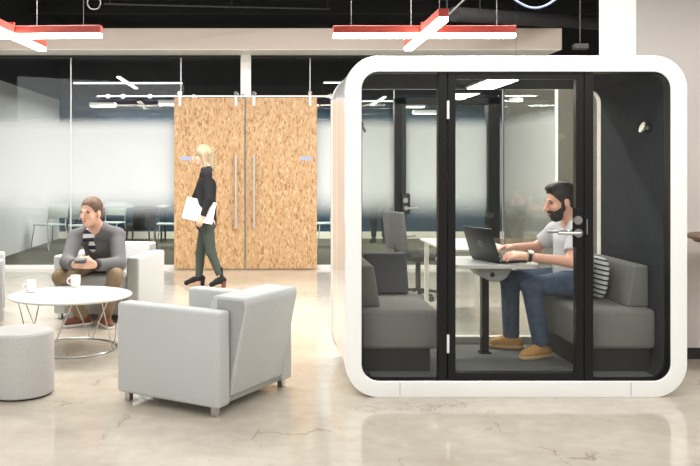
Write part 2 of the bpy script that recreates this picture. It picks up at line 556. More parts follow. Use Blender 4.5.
# sliding strand board doors on a steel track
D_DOOR = 12.14
dx = lambda px: (px - VX) * D_DOOR / FPX
dz = lambda py: EYE - (py - VY) * D_DOOR / FPX
for n, (x0, x1, h0, h1, hx, sx) in enumerate(((174, 244.3, 180, 236, 236, 186), (246, 317, 254, 310, 254, 306))):
    d = struct('door_%d' % (n + 1), MB().box((dx(x0), D_DOOR, .012), (dx(x1), D_DOOR + .045, dz(97.5)), .004, 1), M['osb'])
    d['label'] = ('left sliding strand board door behind the walking woman', 'right sliding strand board door nearer the pod')[n]
    hb = MB().cyl((dx(hx), D_DOOR - .06, dz(228)), (dx(hx), D_DOOR - .06, dz(155)), .016, n=12)
    for zz in (dz(222), dz(161)):
        hb.cyl((dx(hx), D_DOOR - .06, zz), (dx(hx), D_DOOR, zz), .01, n=8)
    hb.build('door_handle', M['rail'], d)
    for hp in (h0, h1):
        h = MB().box((dx(hp) - .022, D_DOOR - .012, dz(106)), (dx(hp) + .022, D_DOOR, dz(94)), .004, 1)
        for zz in (dz(101), dz(104.5)):
            h.cyl((dx(hp), D_DOOR - .022, zz), (dx(hp), D_DOOR - .012, zz), .014, n=10)
        h.build('hanger', M['rail'], d)
        MB().cyl((dx(hp), D_DOOR - .02, dz(93.4)), (dx(hp), D_DOOR + .02, dz(93.4)), .032, n=20).build('roller', M['chrome'], d)
    MB().box((dx(sx) - .085, D_DOOR - .003, dz(160.5)), (dx(sx) + .085, D_DOOR, dz(156.5))).build('sticker', M['sticker'], d)
t = struct('trim_5', MB().box((dx(97), D_DOOR - .006, dz(97)), (dx(352), D_DOOR + .008, dz(95.4))), M['rail'], label='steel sliding door track across the glass front')
for px in (108, 123, 150, 194, 243, 330):
    MB().cyl((dx(px), D_DOOR, dz(96.2)), (dx(px), 12.294, dz(96.2)), .03, n=16).build('stand_off', M['chrome'], t)

# ------------------------------------------------------------------ the meeting pod
X0, X1, Y0, Y1, ZT = .524, 2.724, 5.32, 6.52, 2.2
ZB = .0
CX = (X0 + X1) / 2
RO = .215
pod = thing('meeting_pod', 'white glass-fronted meeting pod with rounded corners where a man types on a laptop', 'office pod', (CX, 5.92, 0))
rect = (X0, X1, ZB, ZT)
W = .104
mb = MB()
ring(mb, rect, RO, [(.0, Y0 + .006), (.0015, Y0 + .0015), (.006, Y0), (W - .004, Y0), (W, Y0 + .004), (W, Y0 + .09), (0, Y0 + .09)])
mb.build('front_frame', M['white'], pod)
mb = MB()
ring(mb, rect, RO, [(.006, Y0 + .09), (.03, Y0 + .09), (.03, 6.016), (.006, 6.016)])
mb.build('outer_shell', M['white'], pod)
mb = MB()
ring(mb, rect, RO, [(.006, 6.024), (.03, 6.024), (.03, Y1 - .1), (.006, Y1 - .1)])
mb.build('outer_shell', M['white'], pod)
mb = MB()
ring(mb, rect, RO, [(0, Y1 - .1), (W, Y1 - .1), (W, Y1 - .012), (W - .012, Y1), (.012, Y1), (0, Y1 - .012)])
mb.build('rear_frame', M['white'], pod)
mb = MB()
ring(mb, rect, RO, [(.031, Y0 + .09), (.11, Y0 + .09), (.11, Y1 - .1), (.031, Y1 - .1)])
mb.build('felt_lining', M['felt'], pod)
mb = MB()
ring(mb, rect, RO, [(W - .003, Y0 + .012), (W + .005, Y0 + .012), (W + .005, Y0 + .092), (W - .003, Y0 + .092)])
mb.build('gasket', M['black'], pod)
for px, y0, y1 in ((400, ZB, ZB + W), (631, ZB, ZB + W), (400, ZT - W, ZT), (631, ZT - W, ZT)):
    x = (px - VX) * Y0 / FPX
    MB().box((x - .002, Y0 - .0006, y0 + .012), (x + .002, Y0 + .02, y1 - .008)).build('panel_joint', M['plasticg'], pod, smooth=False)
XI0, XI1, ZI0, ZI1 = X0 + W, X1 - W, ZB + W, ZT - W
MB().box((X0 + .112, Y0 + .09, ZB + .105), (X1 - .112, Y1 - .12, .117)).build('carpet', M['carpet'], pod, smooth=False)
MB().box((XI0 + .08, 6.408, .112), (XI1 - .08, 6.47, .172), .004, 1).build('rear_sill', M['matwhite'], pod)
yg = Y0 + .036
pxx = lambda px: (px - VX) * (yg) / FPX
gl = lambda a, b, z0, z1, y=yg: MB().box((a, y, z0), (b, y + .01, z1))
# fixed panes, posts
gl(XI0 - .01, pxx(438.5), ZI0 - .01, ZI1 + .01).build('fixed_pane', M['glass'], pod, smooth=False)
gl(pxx(591.5), XI1 + .01, ZI0 - .01, ZI1 + .01).build('fixed_pane', M['glass'], pod, smooth=False)
MB().box((pxx(438), yg - .02, ZI0), (pxx(446.5), yg + .05, ZI1), .003, 1).build('door_post', M['black'], pod)
post = MB().box((pxx(583.6), yg - .02, ZI0), (pxx(592.3), yg + .05, ZI1), .003, 1).build('door_post', M['black'], pod)
zz = lambda py, d=yg: EYE - (py - VY) * d / FPX
MB().box((pxx(585.3), yg - .024, zz(234)), (pxx(586.3), yg - .018, zz(219))).build('strike_plate', M['steel'], post, smooth=False)
# glass door
mb = MB()
ax0, ax1 = pxx(447.6), pxx(582.8)
gx0, gx1, gz0, gz1 = pxx(455), pxx(575), zz(372), zz(79.3)
for lo, hi in (((ax0, ZI0 + .004), (gx0, ZI1 - .004)), ((gx1, ZI0 + .004), (ax1, ZI1 - .004)),
               ((gx0, gz1), (gx1, ZI1 - .004)), ((gx0, ZI0 + .004), (gx1, gz0))):
    mb.box((lo[0], yg - .018, lo[1]), (hi[0], yg + .032, hi[1]), .002, 1)
door = mb.build('door', M['black'], pod)
gl(gx0 - .005, gx1 + .005, gz0 - .005, gz1 + .005).build('door_pane', M['glass'], door, smooth=False)
for a, b in ((101, 119), (334, 352)):
    MB().cyl((pxx(447.2), yg - .026, zz(b)), (pxx(447.2), yg - .026, zz(a)), .0085, n=12).build('hinge', M['matwhite'], door)
MB().box((pxx(571.5), yg - .022, zz(247)), (pxx(582), yg - .016, zz(208)), .002, 1).build('lock_plate', M['black'], door)
MB().cyl((pxx(576.3), yg - .034, zz(220)), (pxx(576.3), yg - .016, zz(220)), .028, n=24).build('lock_rose', M['steel'], door)
for y0, y1, tip in ((yg - .07, yg - .022, 554.5), (yg + .09, yg + .03, 552)):
    yy = y0
    h = MB().cyl((pxx(576.7), y1, zz(232.8)), (pxx(576.7), y1 + (y0 - y1) * .25, zz(232.8)), .028, n=24)
    h.tube([(pxx(576.7), y1, zz(232.8)), (pxx(576.7), yy + .01 * (1 if y1 > y0 else -1), zz(232.8)), (pxx(576.0), yy, zz(232.8)), (pxx(570), yy, zz(232.6)), (pxx(tip), yy, zz(232.4))], .0105, n=12)
    h.build('lever_handle', M['steel'], door)
# rear glazing
MB().box((XI0 - .01, 6.395, ZI0 - .01), (XI1 + .01, 6.405, ZI1 + .01)).build('rear_pane', M['glassr'], pod, smooth=False)
# lamp in the pod ceiling
mb = MB().box((CX - .115, 5.60, 2.075), (CX + .115, 6.21, 2.0955), .006, 1)
lf = mb.build('ceiling_lamp', M['matwhite'], pod)
MB().box((CX - .10, 5.615, 2.071), (CX + .10, 6.195, 2.0755)).build('lamp_diffuser', M['lampp'], lf, smooth=False)
# coat hooks
for sx, sg in ((X1 - .11, -1), (X0 + .11, 1)):
    h = MB().cyl((sx, 5.62, 1.752), (sx + sg * .012, 5.62, 1.752), .014, n=16)
    h.cyl((sx, 5.62, 1.752), (sx + sg * .04, 5.62, 1.752), .007, n=12)
    h.cyl((sx + sg * .036, 5.62, 1.752), (sx + sg * .046, 5.62, 1.756), .038, n=24)
    h.build('coat_hook', M['steel'], pod)
# benches
ZF, ZS = .117, .535
for n in (0, 1):
    sg = 1 if n == 0 else -1
    wx = X0 + .115 if n == 0 else X1 - .115
    bench = thing('bench_seat', ('grey upholstered bench with an empty seat along the left side of the pod',
                                 'grey upholstered bench the man with the laptop sits on in the pod')[n], 'bench', (wx + sg * .26, 5.93, ZF), 0, 'benches in the pod')
    def bx(a, b, y0, y1, z0, z1, r, seg=3):
        xs = sorted((wx + sg * a, wx + sg * b))
        return MB().box((xs[0], y0, z0), (xs[1], y1, z1), r, seg)
    bx(.0, .525, 5.49, 6.385, .27, ZS, .035, 4).build('seat', M['fabp'], bench)
    bx(.03, .47, 5.53, 6.36, ZF, .272, 0).build('plinth', M['blackm'], bench)
    # sloped backrest
    zt = .815
    xs = [(0, ZS - .004), (.15, ZS - .004), (.105, zt), (0, zt)]
    MB().prism([(wx + sg * a, b) for a, b in xs], 'y', 5.60, 6.38, .018).build('backrest', M['fabp'], bench)
# bolster on the left bench against the rear pane
a, b = P(370, 288, 6.33), P(408, 252, 6.33)
mb = MB()
mb.prism([(6.17, ZS + .002), (6.385, ZS + .002), (6.385, .83), (6.29, .835)], 'x', X0 + .235, 1.085, .022)
o = mb.build('bolster_cushion', M['fabd'])
props(o, 'dark grey wedge bolster standing on the left pod bench against the rear glass', 'cushion')
# striped pillow behind the man
mb = MB()
mb.sphere((0, 0, 0), (.035, .17, .15), seg=28)
for v in mb.bm.verts:
    v.co.y = math.copysign(abs(v.co.y / .17) ** .6 * .17, v.co.y); v.co.z = math.copysign(abs(v.co.z / .15) ** .6 * .15, v.co.z)
o = mb.build('striped_pillow', M['pillow'])
o.location = (2.418, 6.0, ZS + .152); o.rotation_euler = (0, .12, 0)
props(o, 'black and white striped pillow between the seated man and the bench back', 'pillow')

# pod table
tb = thing('pod_table', 'small white table with a dark column inside the pod, under the laptop', 'table', (1.62, 6.1, ZF))
TZ = .80
mb = MB()
pts = rrect(1.30, 1.94, 5.74, 6.375, .12, 8)
mb.prism(pts, 'z', TZ - .022, TZ)
mb.build('tabletop', M['table'], tb)
mb = MB().prism([(1.49, TZ - .022), (1.76, TZ - .022), (1.71, TZ - .10), (1.665, TZ - .125), (1.60, TZ - .125), (1.555, TZ - .10)], 'y', 5.83, 6.2, .008)
bk = mb.build('power_box', M['plasticg'], tb)
MB().cyl((1.61, 5.826, TZ - .075), (1.61, 5.833, TZ - .075), .017, n=20).build('socket', M['blackm'], bk)
MB().box((1.60, 6.06, ZF + .01), (1.65, 6.13, TZ - .12), .004, 1).build('leg', M['black'], tb)
MB().box((1.585, 6.045, ZF + .0), (1.665, 6.145, ZF + .012), .003, 1).build('foot_plate', M['black'], tb)

# laptop on the pod table
lp = thing('laptop', 'open dark laptop facing the man on the pod table', 'laptop', (1.70, 6.03, TZ), math.radians(20))
def L(x, y, z):
    return (x, y, z)
MB().box((-.10, -.175, .004), (.14, .175, .022), .005, 2).build('base', M['plastic'], lp, world=False)
kb = MB()
for i in range(11):
    for j in range(4):
        kb.box((-.075 + j * .028, -.15 + i * .0275, .022), (-.075 + j * .028 + .022, -.15 + i * .0275 + .022, .0245))
kb.build('keyboard', M['blackm'], lp, world=False, smooth=False)
tilt = rot_at((-.10, 0, .022), ry=-math.radians(18))
lid = MB().box((-.108, -.175, .022), (-.098, .175, .262), .004, 2, mat=tilt).build('lid', M['plastic'], lp, world=False)
MB().box((-.098, -.162, .036), (-.0965, .162, .250), mat=tilt).build('screen', M['screen'], lid, world=False, smooth=False)
em = MB()
em.tube([(-.1085, .022 * math.cos(i / 24 * 2 * PI), .14 + .022 * math.sin(i / 24 * 2 * PI)) for i in range(24)], .0018, n=6, closed=True)
em.box((-.109, -.010, .136), (-.107, .010, .1385)); em.box((-.109, -.010, .143), (-.107, .010, .1455))
em.bm.transform(tilt)
em.build('emblem', M['plasticg'], lid, world=False)
for yy in (-.15, .15):
    for xx in (-.08, .12):
        pass
MB().box((-.09, -.16, 0), (-.07, .16, .005)).box((.11, -.16, 0), (.13, .16, .005)).build('rubber_foot', M['blackm'], lp, world=False)

# ------------------------------------------------------------------ lounge furniture
def make_armchair(label, loc, rz):
    """lounge chair: slab arms, a wedge back that leans out behind; local +y is the front"""
    t = thing('armchair', label, 'armchair', loc, rz, 'grey lounge armchairs')
    Wd, Dp, ah = .885, .785, .625
    b = lambda lo, hi, r, s=3: MB().box(lo, hi, r, s)
    for sx in (-1, 1):
        xs = sorted((sx * Wd / 2, sx * (Wd / 2 - .13)))
        b((xs[0], -Dp / 2, .055), (xs[1], Dp / 2, ah), .024, 4).build('arm', M['fabl'], t, world=False)
    b((-Wd / 2 + .128, -Dp / 2 + .02, .06), (Wd / 2 - .128, Dp / 2 - .02, .25), .012).build('seat_base', M['fabg'], t, world=False)
    b((-Wd / 2 + .134, -.16, .25), (Wd / 2 - .134, Dp / 2 - .015, .43), .035, 4).build('seat_cushion', M['fabl'], t, world=False)
    # back: side outline in (y, z)
    w = Wd / 2 - .133
    out = [(-Dp / 2 + .004, .10), (-Dp / 2 - .115, .665), (-Dp / 2 - .10, .70), (-Dp / 2 + .13, .70), (-.17, .42), (-.17, .10)]
    MB().prism(out, 'x', -w, w, .014).build('backrest', M['fabl'], t, world=False)
    inn = [(-Dp / 2 + .012, .16), (-Dp / 2 - .098, .655), (-Dp / 2 - .088, .68), (-Dp / 2 + .10, .68), (-Dp / 2 + .10, .16)]
    for sx in (-1, 1):
        MB().prism(inn, 'x', min(sx * w, sx * (w + .003)), max(sx * w, sx * (w + .003))).build('side_gusset', M['fabg'], t, world=False, label='darker grey side panel of the back')
    for sx in (-1, 1):
        for sy in (-1, 1):
            x, y = sx * (Wd / 2 - .05), sy * (Dp / 2 - .06)
            MB().box((x - .02, y - .02, 0), (x + .02, y + .02, .06), .003, 1).build('leg', M['steel'], t, world=False)
    return t

u = Vector((-.855, .518))
armchair = make_armchair('grey armchair seen from behind in the middle of the floor, left of the pod', (-.372, 5.43, 0), math.atan2(-u.x, u.y))
f2 = Vector((-.2, -.98))
dup(armchair, (-1.555, 8.40, 0), math.atan2(-f2.x, f2.y), 'grey armchair the man in the grey jacket sits in')
f3 = Vector((.96, .28))
dup(armchair, (-2.93, 8.02, 0), math.atan2(-f3.x, f3.y), 'grey armchair cut off by the left edge, left of the coffee table')

# pouf
pc = (-1.60, 5.42, 0)
pf = thing('pouf', 'round light grey fabric pouf in front of the coffee table', 'pouf', pc)
MB().lathe([(0, .012), (.212, .012), (.219, .02), (.219, .385), (.214, .405), (.20, .417), (.1, .423), (0, .424)], pc, 64).build('cushion', M['fabpouf'], pf)
MB().lathe([(0, 0), (.20, 0), (.20, .014), (0, .014)], pc, 48).build('base', M['blackm'], pf)

# coffee table
tc_ = Vector((-1.585, 6.78, 0))
ct = thing('coffee_table', 'low round white coffee table with a thin wire base', 'coffee table', tc_)
TH = .445
MB().lathe([(0, TH - .016), (.485, TH - .016), (.497, TH - .010), (.50, TH - .004), (.497, TH), (0, TH)], tc_, 72).build('tabletop', M['table'], ct)
rr_ = .375
MB().tube([tc_ + Vector((rr_ * math.cos(i / 64 * 2 * PI), rr_ * math.sin(i / 64 * 2 * PI), .0075)) for i in range(64)], .0075, n=8, closed=True).build('base_ring', M['steel'], ct)
for q in range(4):
    a0 = math.radians(-14 + 90 * q)
    for s in (-1, 1):
        a1 = a0 + s * .5
        foot = tc_ + Vector((rr_ * math.cos(a0 + s * .02), rr_ * math.sin(a0 + s * .02), .01))
        top = tc_ + Vector((.42 * math.cos(a1), .42 * math.sin(a1), TH - .016))
        MB().tube([foot, top], .0048, n=8).build('leg', M['steel'], ct)

# mugs
def mug(label, loc, rz):
    t = thing('mug', label, 'mug', loc, rz, 'white mugs on the coffee table')
    z = [(0, 0), (.036, 0), (.040, .004), (.043, .04), (.0445, .098), (.0425, .1), (.0405, .098), (.039, .02), (0, .012)]
    MB().lathe(z, (0, 0, 0), 32).build('cup', M['ceramic'], t, world=False)
    MB().tube([(-.040 - .030 * math.sin(i / 10 * PI), 0, .022 + .056 * (1 - math.cos(i / 10 * PI)) / 2) for i in range(11)], .006, n=8).build('handle', M['ceramic'], t, world=False)
    return t
def on_table(px, py):
    d = (EYE - TH) * FPX / (py - VY)
    v = P(px, py, d); v.z = TH
    return v
m1 = mug('white mug at the back of the coffee table, nearer the seated man', on_table(75.5, 286.6), .1)
dup(m1, on_table(31, 292), .25, 'white mug at the left of the coffee table')
v = on_table(64, 285.2)
o = MB().box((v.x - .035, v.y - .07, TH), (v.x + .035, v.y + .07, TH + .009), .003, 2, mat=rot_at(v, rz=.4)).build('phone', M['plastic'])
props(o, 'dark phone lying on the coffee table behind the mug', 'phone')

# high table at the right edge
hc = (3.43, 5.92, 0)
ht = thing('bar_table', 'brown wooden bar table cut off by the right edge beside the pod', 'table', hc)
MB().lathe([(0, .965), (.35, .965), (.362, .972), (.365, .985), (.355, .998), (0, .998)], hc, 64).build('tabletop', M['wood'], ht)
MB().lathe([(0, .945), (.315, .945), (.325, .955), (.325, .966), (0, .966)], hc, 48).build('under_plate', M['woodleg'], ht)
MB().cyl((hc[0], hc[1], .02), (hc[0], hc[1], .95), .04, n=24).build('column', M['black'], ht)
MB().lathe([(0, 0), (.23, 0), (.23, .012), (.05, .03), (0, .03)], hc, 48).build('foot', M['black'], ht)

# ------------------------------------------------------------------ lamps and ceiling services
def pendant(label, c, length, cross_off=0, rz=0.0):
    """two crossed linear lamps in coral housings, lit underneath, on thin cables"""
    t = thing('pendant_lamp', label, 'pendant lamp', c, rz, 'crossed linear pendant lamps')
    h = length / 2
    for i, (hx, hy) in enumerate(((h, .045), (.045, h))):
        z0 = 0 if i == 0 else .002
        b = MB().box((-hx, -hy, z0 + .025), (hx, hy, z0 + .10), .004, 1).build('housing', M['red'], t, world=False)
        MB().box((-hx + .004, -hy + .004, z0 - .012), (hx - .004, hy - .004, z0 + .026), .003, 1).build('diffuser', M['lamp'], b, world=False)
    for x, y in ((-h * .8, 0), (h * .8, 0), (0, -h * .8), (0, h * .8)):
        MB().cyl((x, y, .09), (x, y, 4.6 - c[2]), .003, n=6).build('cable', M['plasticg'], t, world=False)
    MB().cyl((0, 0, .09), (0, 0, .14), .03, n=16).build('hub', M['red'], t, world=False)
    return t

pl = pendant('red crossed linear pendant lamp above the pod', P(424, 36.5, 8.0), 1.76)
dup(pl, P(12, 37, 8.0), -.07, 'red crossed linear pendant lamp at the top left corner')
# lamps of the room behind the glass
def back_pendant(label, c, length):
    t = thing('linear_lamp', label, 'pendant lamp', c, 0, 'lamps behind the glass front')
    h = length / 2
    for i, (hx, hy) in enumerate(((h, .022), (.03, h))):
        b = MB().box((-hx, -hy, .001 * i), (hx, hy, .001 * i + .02)).build('housing', M['matwhite'], t, world=False)
        MB().box((-hx, -hy, .001 * i - .012), (hx, hy, .001 * i + .002)).build('diffuser', M['lampb'], b, world=False)
    MB().cyl((0, 0, .015), (0, 0, 4.6 - c[2]), .004, n=6).build('cable', M['blackm'], t, world=False)
    return t
bl = back_pendant('white crossed linear lamp seen through the glass, left of the strand board doors', P(128, 83, 14.5), 1.9)
dup(bl, P(378, 82.5, 14.5), 0, 'white crossed linear lamp behind the glass, right of the doors')
dup(bl, P(378, 101, 16.6), 0, 'lower white crossed linear lamp seen through the pod glass')
def spot(label, p, size, group='panel lamps behind the glass front'):
    t = thing('panel_lamp', label, 'ceiling lamp', p, 0, group)
    MB().box((-size, -size * .5, 0), (size, size * .5, .06), .01, 1).build('housing', M['matwhite'], t, world=False)
    MB().box((-size + .02, -size * .5 + .02, -.012), (size - .02, size * .5 - .02, .002)).build('diffuser', M['lampb'], t, world=False)
    MB().cyl((0, 0, .05), (0, 0, 4.6 - p[2]), .006, n=6).build('cable', M['blackm'], t, world=False)
    return t
sp = spot('bright panel lamp behind the glass, upper left above the seated man', P(103, 106, 15.6), .24)
dup(sp, P(171, 104, 15.6), .1, 'bright panel lamp behind the glass, beside the left strand board door')  # glowing panel placed in lieu of a reflection in the glass
dup(sp, P(412, 107, 15.6), 0, 'bright panel lamp seen through the left half of the pod')
dup(sp, P(425, 113.5, 16.8), 0, 'farther panel lamp seen through the left half of the pod')
dup(sp, P(516, 101, 10.6), .2, 'small panel lamp seen through the pod door glass')

for o_ in [o for o in bpy.data.objects if str(o.get('label', '')).startswith('small panel')]:
    o_.scale = (.3, .5, .6)

for o_ in bpy.data.objects:
    if o_.name.startswith(('panel_lamp', 'linear_lamp')):
        for c_ in o_.children:
            if c_.name.startswith('cable'):
                top = max(v.co.z for v in c_.data.vertices)
                c_.scale.z = (4.6 - o_.location.z) / o_.scale.z / top

# services under the dark ceiling
def tubeobj(name, pts, r, m, label, cat, group=None, closed=False, n=10):
    o = MB().tube(pts, r, n=n, closed=closed).build(name, m)
    return props(o, label, cat, group)
c0 = P(94, 3, 9.5)
tubeobj('cable_coil', [c0 + Vector((.075 * math.cos(i / 24 * 2 * PI), .01 * math.sin(i), .075 * math.sin(i / 24 * 2 * PI))) for i in range(24)], .008, M['coil'], 'grey coil of cable hanging under the dark ceiling at the upper left', 'cable', closed=True)
def hang(o, pts):
    for q in pts:
        MB().cyl(q, (q[0], q[1], 4.6), .006, n=6).build('hanger_rod', M['blackm'], o)
hang(bpy.data.objects['cable_coil'], [c0 + Vector((0, 0, .075))])
def arc(x0, x1, ytop, ybot, d, n=24):
    return [P(x0 + (x1 - x0) * i / n, ytop + (ybot - ytop) * math.sin(PI * i / n), d) for i in range(n + 1)]
tubeobj('hanging_cable', arc(500, 570, -14, 8, 9.2), .013, M['cable'], 'blue grey cable looping under the ceiling right of the red lamp', 'cable')
tubeobj('conduit', [P(445, 18, 9.8), P(470, -6, 9.0)], .010, M['plasticg'], 'thin slanted conduit right of the red lamp above the pod', 'conduit')
tubeobj('conduit', [P(104, 4, 10.5), P(232, 7, 11.0), P(330, 9, 11.4)], .012, M['dark2'], 'dark conduit running along the ceiling above the left bulkhead', 'conduit')
tubeobj('air_duct', [P(470, 14, 10.2) + Vector((-.2, 0, 0)), P(600, 24, 12.5), P(640, 26, 13.2)], .09, M['dark2'], 'slim dark duct above the right end of the bulkhead', 'duct', n=20)
for o_, q_ in (('hanging_cable', [P(500, -14, 9.2), P(570, -14, 9.2)]), ('conduit', [P(470, -6, 9.0), P(447, 16, 9.75)]), ('conduit.001', [P(110, 4, 10.52), P(232, 7, 11.0), P(328, 9, 11.4)]),
               ('air_duct', [P(480, 14, 10.4), P(598, 24, 12.4)])):
    hang(bpy.data.objects[o_], q_)
for i in range(6):
    y = 7.4 + i * 1.6
    o = MB().box((-9, y, 4.38), (9, y + .12, 4.6)).build('trim_%d' % (7 + i), M['dark2'], smooth=False)
    o['kind'] = 'structure'
mb = MB()
for i in range(5):
    mb.box(P(575 + i * 5, 46 + (i % 2) * 4, 9.5) , P(579 + i * 5, 43, 9.9) + Vector((.03, .1, .0)))
o = mb.build('junction_box', M['plasticg'])
bpy.data.objects.remove(o)
jb = P(580, 47, 9.8)
o = MB().box(jb - Vector((.08, .05, .03)), jb + Vector((.09, .05, .035)), .01, 1).cyl(jb + Vector((0, 0, .05)), jb + Vector((0, 0, 4.6 - jb.z)), .008, n=8).build('junction_box', M['dark2'])
props(o, 'small dark box hanging between the bulkhead end and the white wall', 'electrical box')

# ------------------------------------------------------------------ furniture behind the glass and behind the pod
def make_stack_chair(label, loc, rz):
    t = thing('stacking_chair', label, 'chair', loc, rz, 'chairs in the room behind the glass')
    MB().box((-.22, -.21, .44), (.22, .22, .465), .01, 2).build('seat', M['shell'], t, world=False)
    MB().box((-.21, -.245, .58), (.21, -.22, .84), .011, 2, mat=rot_at((0, -.23, .58), rx=.15)).build('backrest', M['shell'], t, world=False)
    for sx in (-1, 1):
        MB().tube([(sx * .24, .26, 0), (sx * .205, .19, .44)], .011).build('leg', M['chrome'], t, world=False)
        MB().tube([(sx * .24, -.28, 0), (sx * .205, -.19, .44), (sx * .2, -.245, .8)], .011).build('leg', M['chrome'], t, world=False)
    return t
gfl = lambda px, py: Vector((P(px, py, EYE * FPX / (py - VY)).x, EYE * FPX / (py - VY), 0))
sc_ = make_stack_chair('pale chair behind the glass, left of the seated man and nearest the white wall', gfl(50, 249), .9)
dup(sc_, gfl(81, 250.5), .3, 'pale chair behind the glass, close behind the seated man')
dup(sc_, gfl(111, 246), 2.9, 'pale chair behind the glass, right of the seated man')
dup(sc_, gfl(168, 248), 1.5, 'pale chair behind the glass, beside the left strand board door')
dup(sc_, gfl(325, 247), 1.9, 'pale chair behind the glass, in the gap between the doors and the pod')
# dark chair
dc = gfl(141, 250)
t = thing('upholstered_chair', 'dark upholstered chair behind the glass, right of the seated man', 'chair', dc, .4)
MB().box((-.22, -.2, .38), (.22, .25, .48), .03, 3).build('seat', M['blackm'], t, world=False)
MB().box((-.22, -.28, .40), (.22, -.18, .86), .03, 3, mat=rot_at((0, -.2, .4), rx=.2)).build('backrest', M['blackm'], t, world=False)
for sx in (-1, 1):
    for sy in (-1, 1):
        MB().tube([(sx * .2, sy * .2, .39), (sx * .23, sy * .24, 0)], .018).build('leg', M['woodleg'], t, world=False)
# long table behind the frosted glass
lt_ = Vector((-2.9, 16.85, 0))
t = thing('meeting_table', 'long white table behind the frosted glass at the left', 'table', lt_)
MB().box(lt_ + Vector((-.95, -.4, .715)), lt_ + Vector((.95, .4, .74)), .006, 1).build('tabletop', M['table'], t)
for sx in (-1, 1):
    for sy in (-1, 1):
        q = lt_ + Vector((sx * .85, sy * .33, 0))
        MB().cyl(q, q + Vector((0, 0, .716)), .02, n=12).build('leg', M['dark2'], t)
# white table behind the pod
wt = Vector((2.35, 8.15, 0))
t = thing('work_table', 'white work table seen through the rear glass of the pod', 'table', wt)
MB().box(wt + Vector((-.70, -.62, .715)), wt + Vector((-.05, .62, .74)), .006, 1).build('tabletop', M['table'], t)
for sx in (-.64, -.11):
    for sy in (-.55, .55):
        q = wt + Vector((sx, sy, 0))
        MB().box(q - Vector((.02, .02, 0)), q + Vector((.02, .02, .716))).build('leg', M['matwhite'], t, smooth=False)
# office chair
oc = Vector((1.76, 9.45, 0))
t = thing('office_chair', 'grey swivel office chair at the white table behind the pod', 'chair', oc, -1.2)
MB().box((-.24, -.22, .44), (.24, .24, .52), .03, 3).build('seat', M['dark2'], t, world=False)
MB().box((-.22, -.30, .56), (.22, -.25, 1.0), .02, 3, mat=rot_at((0, -.27, .56), rx=.12)).build('backrest', M['fabd'], t, world=False)
for sx in (-1, 1):
    MB().tube([(sx * .24, -.05, .47), (sx * .29, -.05, .52), (sx * .29, -.05, .68), (sx * .28, .14, .69)], .015).build('armrest', M['plasticg'], t, world=False)
MB().cyl((0, 0, .09), (0, 0, .45), .03, n=12).build('column', M['dark2'], t, world=False)
MB().tube([(0, -.22, .46), (0, -.30, .48), (0, -.29, .62)], .02).build('back_bracket', M['dark2'], t, world=False)
for i in range(5):
    a = i * 2 * PI / 5
    l = MB().tube([(0, 0, .10), (.28 * math.cos(a), .28 * math.sin(a), .065)], .018).build('leg', M['dark2'], t, world=False)
    MB().cyl((.28 * math.cos(a) - .012, .28 * math.sin(a), .03), (.28 * math.cos(a) + .012, .28 * math.sin(a), .03), .03, n=14).build('caster', M['blackm'], l, world=False)

# ------------------------------------------------------------------ people: smooth surfaces grown around limbs
def V(*a):
    return np.array(a, dtype=np.float32)


def unit(v):
    v = np.asarray(v, dtype=np.float32)
    return v / (np.linalg.norm(v) + 1e-9)


